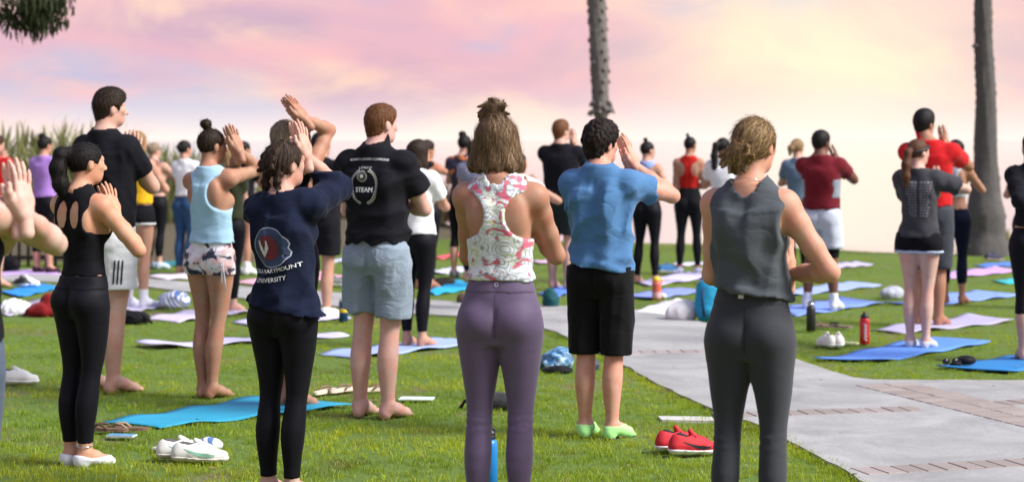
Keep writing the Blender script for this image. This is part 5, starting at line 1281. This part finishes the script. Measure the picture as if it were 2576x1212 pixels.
bottle(1232, 1238, None, [('body', [(.030, 0), (.0365, .004), (.0365, .205), (.034, .222), (.026, .236)], BLU), ('collar', [(.0265, .236), (.0275, .24), (.0275, .252), (.0265, .254)], BLKP), ('lid', [(.026, .254), (.0265, .258), (.0265, .272), (.016, .276), (.012, .30), (.010, .318)], BLKP), ('handle', (.272, .022, .005), BLKP)], 'tall blue steel bottle with black lid standing behind the plum leggings')
bottle(2040, 836, None, [('body', [(.033, 0), (.0385, .004), (.0385, .185), (.034, .205), (.025, .216)], plain((.018, .018, .02), .45, 'black_coat')), ('lid', [(.0255, .216), (.026, .22), (.026, .238), (.012, .242)], plain((.5, .52, .54), .3, 'steel', Metallic=.8)), ('handle', (.226, .026, .006), BLKP)], 'black steel bottle with loop handle beside the sandals')
rb = bottle(2175, 868, None, [('body', [(.036, 0), (.040, .004), (.038, .08), (.040, .16), (.038, .195), (.030, .205)], plain((.55, .012, .02), .35, 'red_plastic')), ('cap', [(.030, .205), (.032, .208), (.031, .226), (.018, .232), (.012, .248), (.008, .252)], BLKP)], 'red sports bottle with black cap and white script standing on the lawn')
def script():
    m = plain((.85, .85, .85), .5, 'white_print'); v, f = [], []; n = 44
    for i in range(n):                                  # illegible looping script running up the bottle's side
        t = i / (n - 1); z = .030 + .135 * t; a = -1.57 + .30 * math.sin(t * 31) ; w_ = .0035
        for q in (-w_, w_): r = .0412; v.append((r * math.cos(a), r * math.sin(a), z + q))
    mesh('script', v, [(2 * i, 2 * i + 1, 2 * i + 3, 2 * i + 2) for i in range(n - 1)], m, rb)
script()
bottle(864, 812, None, [('body', [(.036, 0), (.041, .004), (.041, .17), (.036, .182)], NVY), ('band', [(.0414, .085), (.0418, .087), (.0418, .115), (.0414, .117)], YEL), ('lid', [(.036, .182), (.037, .186), (.037, .205), (.02, .208)], plain((.62, .55, .42), .6, 'cork_lid'))], 'navy bottle with yellow band and pale lid on the lawn mat')
bottle(1652, 756, None, [('body', [(.040, 0), (.048, .006), (.048, .10), (.044, .13), (.048, .16), (.036, .19)], plain((.75, .16, .10), .3, 'orange_liquid', Transmission_Weight=.2)), ('label_wrap', [(.0486, .02), (.049, .022), (.049, .075), (.0486, .077)], plain((.75, .45, .48), .6, 'pink_label', .2, 40, .4)), ('cap', [(.036, .19), (.038, .193), (.036, .222), (.02, .228)], plain((.85, .58, .02), .5, 'yellow_cap'))], 'orange drink bottle with yellow cap beside the black leggings')
# soft bags and bundles
def blob(name, px, py, rz, parts, m, label, cat, amp=.012, wl=.09, seed=1, extra=(), z=0.0, h=.012, flat=True):
    lo = [min(c[i] - r[i] for c, r in parts) - .05 for i in range(3)]; hi = [max(c[i] + r[i] for c, r in parts) + .05 for i in range(3)]
    f = Field(lo, hi, h)
    for c, r in parts: f.ell(c, r, .05)
    X, Y, Z = f.grid(); f.F += amp * waves(X, Y, Z, seed, wl, 6, (1, 1, 1)); f.F = np.maximum(f.F, -Z).astype(np.float32)
    root = empty(name); at(root, px, py, rz, z); tag(root, label, cat); v, fc = f.mesh(); mesh('cover', v, fc, m, root)
    for nm, pts, r, mm in extra: mb = MB(); mb.tube(pts, r, 7); mb.build(nm, mm, root)
    return root
REDC = C('7a1418'); DKC = cloth((.012, .012, .015), .6, .6, .2, .05, 'black_nylon')
blob('tote_bag', 112, 796, 10, [((0, 0, .05), (.17, .12, .08)), ((.06, .05, .13), (.10, .08, .09))], REDC, 'slumped dark red bag beside the black leggings', 'bag', extra=[('handle', [(-.12, 0, .1), (-.16, -.02, .04), (-.19, -.02, .01)], .01, REDC)])
blob('towel', 45, 792, 0, [((0, 0, .04), (.16, .12, .08)), ((-.06, .03, .07), (.09, .08, .07))], WHT, 'crumpled white cloth lying beside the red bag', 'cloth', .018, .06, 4)
blob('duffel_bag', 325, 815, 0, [((0, 0, .05), (.17, .09, .065)), ((.07, 0, .05), (.10, .09, .06))], DKC, 'flat black duffel bag on the grass', 'bag', .006, .1, 5, extra=[('strap', [(.1, -.05, .1), (.17, -.08, .06), (.22, -.08, .015)], .012, DKC), ('strap', [(-.08, -.09, .06), (0, -.11, .1), (.08, -.09, .06)], .009, DKC)])
def m_towel():
    t = NT('striped_towel'); v = t.coord('Object', (1, 1, 1), rot=(0, .6, .3)); n = t.noise(v, 12, 3, .6)
    w_ = t.n('ShaderNodeTexWave', {'Vector': v, 'Scale': 9.0, 'Distortion': 7.0, 'Detail': 2.0}).outputs['Fac']
    return t.fin(t.mix(t.ramp(w_, [(.52, (0, 0, 0)), (.66, (1, 1, 1))]), (.74, .76, .84), (.10, .18, .42)), .95, t.bump(n, .6, .01))
blob('towel_bundle', 437, 776, 0, [((0, 0, .07), (.14, .11, .09)), ((-.07, 0, .06), (.08, .09, .075)), ((.07, .02, .06), (.08, .09, .07))], m_towel(), 'bundled white and blue striped towel beside the path', 'towel', .016, .07, 6)
blob('towel_roll', 522, 1131, 0, [((0, 0, .03), (.05, .03, .03)), ((.03, 0, .028), (.05, .028, .026))], m_towel(), 'small rolled blue and white towel behind the white sneakers', 'towel', .003, .05, 7, h=.006)
def m_plastic():
    t = NT('blue_plastic_bag'); v = t.coord('Object'); n = t.noise(v, 13, 4, .65, 1.0)
    return t.fin(t.ramp(n, [(.35, (.01, .05, .14)), (.5, (.06, .22, .42)), (.62, (.45, .62, .75))]), .2, t.bump(n, .9, .03), Specular_IOR_Level=.7)
blob('shopping_bag', 1403, 928, 0, [((0, 0, .05), (.11, .09, .08)), ((-.05, 0, .04), (.07, .08, .06)), ((.03, .02, .10), (.06, .06, .05))], m_plastic(), 'crumpled blue plastic bag on the grass behind the lime socks', 'bag', .014, .06, 8, h=.009)
blob('pouch', 1402, 934, 0, [((0, -.10, .02), (.11, .06, .035))], DKC, 'black pouch lying against the blue plastic bag', 'pouch', .006, .06, 9, h=.009)
blob('pouch', 1490, 930, 20, [((0, 0, .03), (.055, .05, .05))], cloth((.05, .06, .09), .5, .6, .3, .1, 'dark_blue_nylon'), 'small dark blue pouch between the bare calves', 'pouch', .008, .05, 10, h=.009)
blob('backpack', 1262, 1030, 0, [((0, 0, .045), (.16, .09, .06)), ((.10, 0, .03), (.09, .07, .045))], cloth((.04, .042, .046), .8, .6, .2, .1, 'grey_nylon'), 'slumped dark grey backpack beyond the plum leggings', 'bag', .006, .07, 11, extra=[('strap', [(-.15, -.03, .05), (-.22, -.05, .06), (-.25, -.03, .01)], .012, DKC)])
bp = blob('backpack', 1780, 810, 8, [((0, 0, .17), (.115, .09, .19)), ((0, -.05, .09), (.10, .07, .09)), ((0, .02, .30), (.085, .07, .08))], cloth((.012, .24, .42), .7, .5, .15, .1, 'turquoise_nylon'), 'bright blue backpack standing beside the white bag', 'backpack', .007, .09, 12, extra=[('strap', [(-.06, -.08, .30), (-.08, -.14, .2), (-.06, -.12, .06)], .013, cloth((.008, .04, .12), .7, .5, .15, .1, 'navy_webbing'))])
blob('tote_bag', 1713, 808, 0, [((0, 0, .07), (.145, .10, .09)), ((.05, .02, .12), (.10, .08, .07))], cloth((.70, .69, .70), .85, .6, .06, .1, 'white_canvas'), 'white canvas bag leaning on the bright blue backpack', 'bag', .010, .09, 13)
blob('tote_bag', 1386, 775, 0, [((0, 0, .07), (.08, .08, .10)), ((-.02, 0, .12), (.05, .05, .07))], cloth((.008, .075, .085), .7, .5, .15, .1, 'teal_nylon'), 'dark teal bag beside the plum leggings', 'bag', .008, .07, 14)
blob('basket_bag', 1168, 766, 0, [((0, 0, .05), (.08, .07, .065))], plain((.10, .065, .045), .9, 'brown_felt', .6, 40), 'round brown bag at the edge of the path', 'bag', .006, .05, 15)
blob('jacket', 1112, 717, 0, [((0, 0, .03), (.13, .12, .05)), ((.05, .03, .04), (.08, .08, .05))], cloth((.05, .04, .03), .9, .8, .5, .05, 'dark_fleece'), 'dark crumpled jacket beside the cyan mat', 'jacket', .016, .05, 16)
blob('duffel_bag', 25, 684, 0, [((0, 0, .08), (.13, .10, .10)), ((-.08, 0, .05), (.10, .09, .07))], DKC, 'rounded black bag standing by the iron railing', 'bag', .005, .1, 17)
blob('towel_bundle', 2240, 752, 0, [((0, 0, .05), (.11, .09, .065)), ((.06, .02, .07), (.08, .07, .06))], cloth((.50, .52, .60), .9, .7, .2, .1, 'pale_cotton'), 'pale bundled sweater lying beside the light blue mat', 'bundle', .010, .07, 18)
blob('cloth_bundle', 2445, 640, 0, [((0, 0, .05), (.14, .10, .07))], DKC, 'black bundle lying against the flared palm base', 'bundle', .008, .07, 19)
blob('cap', 2430, 925, 0, [((0, 0, .03), (.07, .06, .035))], DKC, 'black cap lying on the deep blue mat', 'cap', .003, .06, 20, z=.025, h=.008, extra=[('brim', [(-.05, -.04, .012), (-.09, -.06, .01), (-.13, -.05, .008)], [.02, .018, .006], DKC)])
def sunglasses(px, py, label):
    root = empty('sunglasses'); at(root, px, py, 10, .03); tag(root, label, 'sunglasses')
    for s in (-1, 1):
        mb = MB(); mb.tube([(s * .035 + .027 * math.cos(a), 0, .022 + .021 * math.sin(a)) for a in [i * math.pi / 6 for i in range(13)]], .0035, 6); mb.build('frame', BLKP, root)
        mb = MB(); mb.lathe([(.001, -.001), (.026, -.001), (.026, .001), (.001, .001)], 16); o = mb.build('lens', plain((.02, .02, .03), .08, 'dark_lens'), root); o.rotation_euler = (R_(90), 0, 0); o.location = (s * .035, 0, .022); o.scale = (1, .8, 1)
        mb = MB(); mb.tube([(s * .062, 0, .03), (s * .064, .08, .028), (s * .062, .12, .015)], .003, 6); mb.build('temple', BLKP, root)
sunglasses(2392, 927, 'black sunglasses folded open on the deep blue mat')
blob('ball', 1668, 752, 0, [((0, 0, .03), (.035, .035, .03))], plain((.75, .74, .62), .6, 'cream_rubber'), 'small cream pouch beside the orange bottle', 'pouch', .001, .05, 21, h=.006)
# scattered bits of leaf litter on the lawn
def litter():
    r = random.Random(9); v, f = [], []
    for i in range(420):
        y = r.uniform(8.7, 22); x = r.uniform(-.27, .27) * y
        if inside(np.array([x]), np.array([y]), PATH)[0]: z = .018
        else: z = r.uniform(.012, .028)
        s = r.uniform(.006, .022); a = r.uniform(0, 6.28); c_, s_ = math.cos(a) * s, math.sin(a) * s; m = len(v)
        v += [(x - c_, y - s_, z), (x + s_ * .5, y - c_ * .5, z + s * .4), (x + c_, y + s_, z + s * .2), (x - s_ * .5, y + c_ * .5, z + .002)]; f.append((m, m + 1, m + 2, m + 3))
    o = mesh('leaf_litter', v, f, plain((.22, .14, .07), .9, 'dry_leaf', .3, 4, .5)); tag(o, 'small dry brown leaves scattered on the grass', 'leaves', kind='stuff')
litter()

# ------------------------------------------------------------------ printing on clothes
BVC = {}
def bvh_of(o):
    if o.name not in BVC: BVC[o.name] = bvh_mk(o)
    return BVC[o.name]
def bvh_mk(o): me = o.data; return BVHTree.FromPolygons([v.co.copy() for v in me.vertices], [tuple(p.vertices) for p in me.polygons])
def project(name, v, f, o, m, lift=.0055, parent=None):
    """lay flat artwork (x, z) on the back of a garment"""
    b = bvh_of(o); out = []
    for x, z in v:
        h = b.ray_cast(Vector((x, -1.2, z)), Vector((0, 1, 0)))
        out.append((x, (h[0].y if h[0] else 0) - lift, z))
    return mesh(name, out, f, m, parent or o.parent, False)
def text_flat(s, size, font=None, space=1.0):
    c = bpy.data.curves.new('lettering', 'FONT'); c.body = s; c.size = size; c.align_x = 'CENTER'; c.space_character = space; c.resolution_u = 2
    o = bpy.data.objects.new('lettering', c); COL.objects.link(o); dg = bpy.context.evaluated_depsgraph_get(); me = bpy.data.meshes.new_from_object(o.evaluated_get(dg))
    v = [(p.co.x, p.co.y) for p in me.vertices]; f = [tuple(p.vertices) for p in me.polygons]; bpy.data.objects.remove(o); bpy.data.curves.remove(c); bpy.data.meshes.remove(me)
    return v, f
def bend(v, cx, cz, arc, shear=0.0, rotd=0.0, sx=1.0, bold=0):
    out = []; a = R_(rotd)
    for x, z in v:
        x *= sx; z = z + arc * x * x + shear * x; out.append((cx + x * math.cos(a) - z * math.sin(a), cz + x * math.sin(a) + z * math.cos(a)))
    return out
INK = plain((.85, .88, .90), .7, 'white_print_ink', .2, 200, .15); INK2 = plain((.68, .70, .62), .7, 'pale_print_ink', .2, 200, .2)
def prints():
    top = PEOPLE['N']['obs']['top']; k = PEOPLE['N']['k']; PR = PEOPLE['N']['root']
    def w2l(px, py, key='N'):
        p = PEOPLE[key]; q = rot(W(px, py, p['d'] - .1) - p['base'], p['yaw']); return q.x, q.z
    x0, z0 = w2l(706, 690); v, f = text_flat('LOYOLA MARYMOUNT', .0262, space=1.0); project('lettering', bend(v, x0 - .046, z0 + .005, 1.1, 0, 6), f, top, INK, parent=PR)
    x0, z0 = w2l(697, 703); v, f = text_flat('UNIVERSITY', .0285); project('lettering', bend(v, x0 - .025, z0 - .012, 1.1, 0, 6), f, top, INK, parent=PR)
    # a plain crest of the same size and colours in place of the emblem
    cx, cz = w2l(682, 622); n = 30
    def disc(r_, m, lift, fn):
        vs = [(cx, cz)] + [(cx + fn(2 * math.pi * i / n)[0] * r_, cz + fn(2 * math.pi * i / n)[1] * r_) for i in range(n)]; v2 = []; f2 = []
        rings = 4
        v2 = [vs[0]] + [(vs[0][0] + (p[0] - vs[0][0]) * (j + 1) / rings, vs[0][1] + (p[1] - vs[0][1]) * (j + 1) / rings) for j in range(rings) for p in vs[1:]]
        f2 = [(0, 1 + (i + 1) % n, 1 + i) for i in range(n)] + [(1 + j * n + i, 1 + j * n + (i + 1) % n, 1 + (j + 1) * n + (i + 1) % n, 1 + (j + 1) * n + i) for j in range(rings - 1) for i in range(n)]
        return v2, f2, m, lift
    flame = lambda a: (1.0 * math.cos(a) * (1 + (.16 * abs(math.sin(a * 4.5)) if math.cos(a) > .2 else 0)), 1.0 * math.sin(a) * 1.02)
    ov = lambda a: (.62 * math.cos(a) - .05, .66 * math.sin(a) - .02)
    for v2, f2, m, lf in (disc(.089, plain((.42, .47, .55), .7, 'crest_outline'), .003, flame), disc(.085, plain((.03, .05, .12), .8, 'crest_navy', .3, 90, .3), .0045, flame), disc(.085, plain((.16, .02, .035), .8, 'crest_red', .3, 60, .4), .006, ov)):
        project('crest', v2, f2, top, m, lf, PR)
    sh = [(-.052, .030), (-.005, .030), (.0, -.005), (-.026, -.045), (-.050, -.008)]
    project('crest', [(cx + a, cz + b) for a, b in sh], [(4, 3, 2, 1, 0)][:1], top, plain((.62, .64, .66), .7, 'crest_white', .3, 90, .3), .009, PR)
    # black tee: two lines of lettering, a wreath and a round badge
    top = PEOPLE['O']['obs']['top']; PR = PEOPLE['O']['root']; L2 = lambda x, y: w2l(x, y, 'O')
    for s, px, py, sz, arc, m in (('BOARD LUDERE CAMPIONS', 930, 403, .0200, -.35, INK), ('L O R A O', 925, 424, .019, -.9, INK2)):
        x0, z0 = L2(px, py); v, f = text_flat(s, sz); project('lettering', bend(v, x0, z0, arc), f, top, m, parent=PR)
    x0, z0 = L2(926, 483); v, f = text_flat('STEAM', .040, space=.95); b2 = bend(v, x0, z0, 0, 0, 0, 1.0)
    project('lettering', b2, f, top, INK, parent=PR); project('lettering', [(x + .0022, z + .001) for x, z in b2], f, top, INK, .0045, parent=PR)
    x0, z0 = L2(922, 443)
    for r0, r1 in ((.027, .030), (.020, .0215), (.0, .011)):
        n = 18; v = [(x0 + r * math.cos(6.283 * i / n), z0 + r * 1.08 * math.sin(6.283 * i / n)) for r in (r0 + .0001, r1) for i in range(n)]; f = [(i, (i + 1) % n, n + (i + 1) % n, n + i) for i in range(n)]; project('badge', v, f, top, INK2, parent=PR)
    x0, z0 = L2(926, 468); v, f = [], []
    for s in (-1, 1):
        for i in range(16):
            t = i / 15; a = 1.0 - 2.35 * t; px, pz = x0 + s * .080 * math.cos(a), z0 + .100 * math.sin(a); tx, tz = s * math.sin(a), -math.cos(a)
            for o_ in (-1, 1):
                nx, nz = -tz * o_, tx * o_; project('wreath_leaf', [(px, pz), (px + nx * .007 - tx * .008, pz + nz * .007 - tz * .008), (px + nx * .009 - tx * .016, pz + nz * .009 - tz * .016), (px + nx * .003 - tx * .012, pz + nz * .003 - tz * .012)], [(0, 1, 2, 3)], top, INK2, parent=PR)
    # faded charcoal tee: pale rows of small print
    top = PEOPLE['AB']['obs']['top']; PR = PEOPLE['AB']['root']; L3 = lambda x, y: w2l(x, y, 'AB'); x0, z0 = L3(2312, 462); rr = random.Random(2); v, f = [], []
    gm = plain((.16, .16, .18), .8, 'faded_ink')
    for i in range(13):
        z = z0 - i * .021
        for s in (-1, 1):
            x = s * .014
            while abs(x) < .095 - .003 * i:
                wd = rr.uniform(.008, .022); m = len(v); hh = .011 if i else .018; v += [(x0 + x, z), (x0 + x + s * wd, z), (x0 + x + s * wd, z + hh), (x0 + x, z + hh)]; f.append((m, m + 1, m + 2, m + 3)); x += s * (wd + .006)
    project('small_print', v, f, top, gm, parent=PR)['kind'] = 'stuff'
    # three stripes on the white shorts, a white tag and a small round emblem at two waistbands
    so = PEOPLE['E']['obs']['bot']; b = bvh_of(so); PR = PEOPLE['E']['root']; Lq = lambda x, y: w2l(x, y, 'E')
    for i in range(3):
        v, f = [], []
        for j in range(14):
            x, z = Lq(287 + i * 9.5 + j * .0, 656 + j * 4.6); 
            for q in (-.0055, .0055):
                pw = PEOPLE['E']; o_ = rot(Vector((0, 0, CH)) - pw['base'], pw['yaw']); tgt = rot(W(289 + i * 10 - j * .35, 655 + j * 4.6, pw['d']) - pw['base'], pw['yaw']); dr = (tgt - o_).normalized(); sd = dr.cross(Vector((0, 0, 1))).normalized()
                h = b.ray_cast(o_ + sd * q, dr); v.append(tuple((h[0] if h[0] else tgt) - dr * .004))
        f = [(2 * j, 2 * j + 1, 2 * j + 3, 2 * j + 2) for j in range(13)]; mesh('stripe', v, f, BKM, PR, False)
    def patch(key, px, py, w_, h_, m, nm, rnd=False):
        pw = PEOPLE[key]; so_ = pw['obs']['bot']; q = rot(W(px, py, pw['d'] - .1) - pw['base'], pw['yaw'])
        if rnd:
            n = 16; v = [(q.x + r * math.cos(6.283 * i / n), q.z + r * math.sin(6.283 * i / n)) for r in (w_ * .6, w_) for i in range(n)]; f = [(i, (i + 1) % n, n + (i + 1) % n, n + i) for i in range(n)]
        else: v = [(q.x + a * w_, q.z + b_ * h_) for a, b_ in ((-1, -1), (1, -1), (1, 1), (-1, 1))]; f = [(0, 1, 2, 3)]
        project(nm, v, f, so_, m, .007, pw['root'])
    for key, z0, z1 in (('R', .985, .80), ('Y', .985, .80), ('D', .93, .80), ('N', .96, .80)):
        pw = PEOPLE[key]; k_ = pw['k']; v = []; n = 16
        for i in range(n): z = (z0 + (z1 - z0) * i / (n - 1)) * k_; v += [(-.0010, z), (.0010, z)]
        project('seam', v, [(2 * i, 2 * i + 1, 2 * i + 3, 2 * i + 2) for i in range(n - 1)], pw['obs']['bot'], plain((.055, .040, .072) if key == 'R' else (.010, .010, .012), .8, 'seam_thread'), .0015, pw['root'])
    patch('Y', 1861, 745, .0105, .0095, plain((.75, .76, .77), .7, 'white_tag'), 'tag')
    patch('R', 1247, 716, .0085, .0085, plain((.45, .42, .50), .3, 'silver_ink'), 'emblem', True)
prints()
# ring on a lifted hand, anklet, drawstrings
def small_bits():
    p = PEOPLE['D']; mb = MB(); c = Vector((.048, -.03, .105)); mb.tube([c + Vector((.042 * math.cos(a), .048 * math.sin(a), .004 * math.sin(a * 2))) for a in [i * math.pi / 10 for i in range(21)]], .0025, 5); mb.build('anklet', plain((.6, .6, .58), .25, 'silver', Metallic=.9), p['root'])
    p = PEOPLE['I']; k = p['k']
    for dx, ln in ((0, .13), (.012, .17)):
        q = Vector((.150 + dx, -.075, .865 * k)); mb = MB(); mb.tube([q, q + Vector((.012, -.02, -.02)), q + Vector((.012 + dx, -.018, -ln * .6)), q + Vector((.006 + dx * 2, -.012, -ln))], .004, 5); mb.build('drawstring', WHT, p['root'])
    p = PEOPLE['AB']; P = p['P']; mb = MB(); mb.tube([P((.084 * math.sin(a), .105 * math.cos(a) - .012, .028 + .03 * math.cos(a))) for a in [i * math.pi / 12 for i in range(25)]], .011, 6); mb.build('headband', BKM, p['root'])
    for key in ('Y', 'N'):
        p = PEOPLE[key]; k = p['k']; mb = MB(); b = 1.455 * k; mb.tube([Vector((.062 * k * math.sin(a), -.02 + .062 * k * math.cos(a), b - .02 * math.cos(a))) for a in [i * math.pi / 12 for i in range(25)]], .0012, 5); mb.build('necklace', plain((.65, .6, .5), .25, 'thin_gold', Metallic=.9), p['root'])
small_bits()
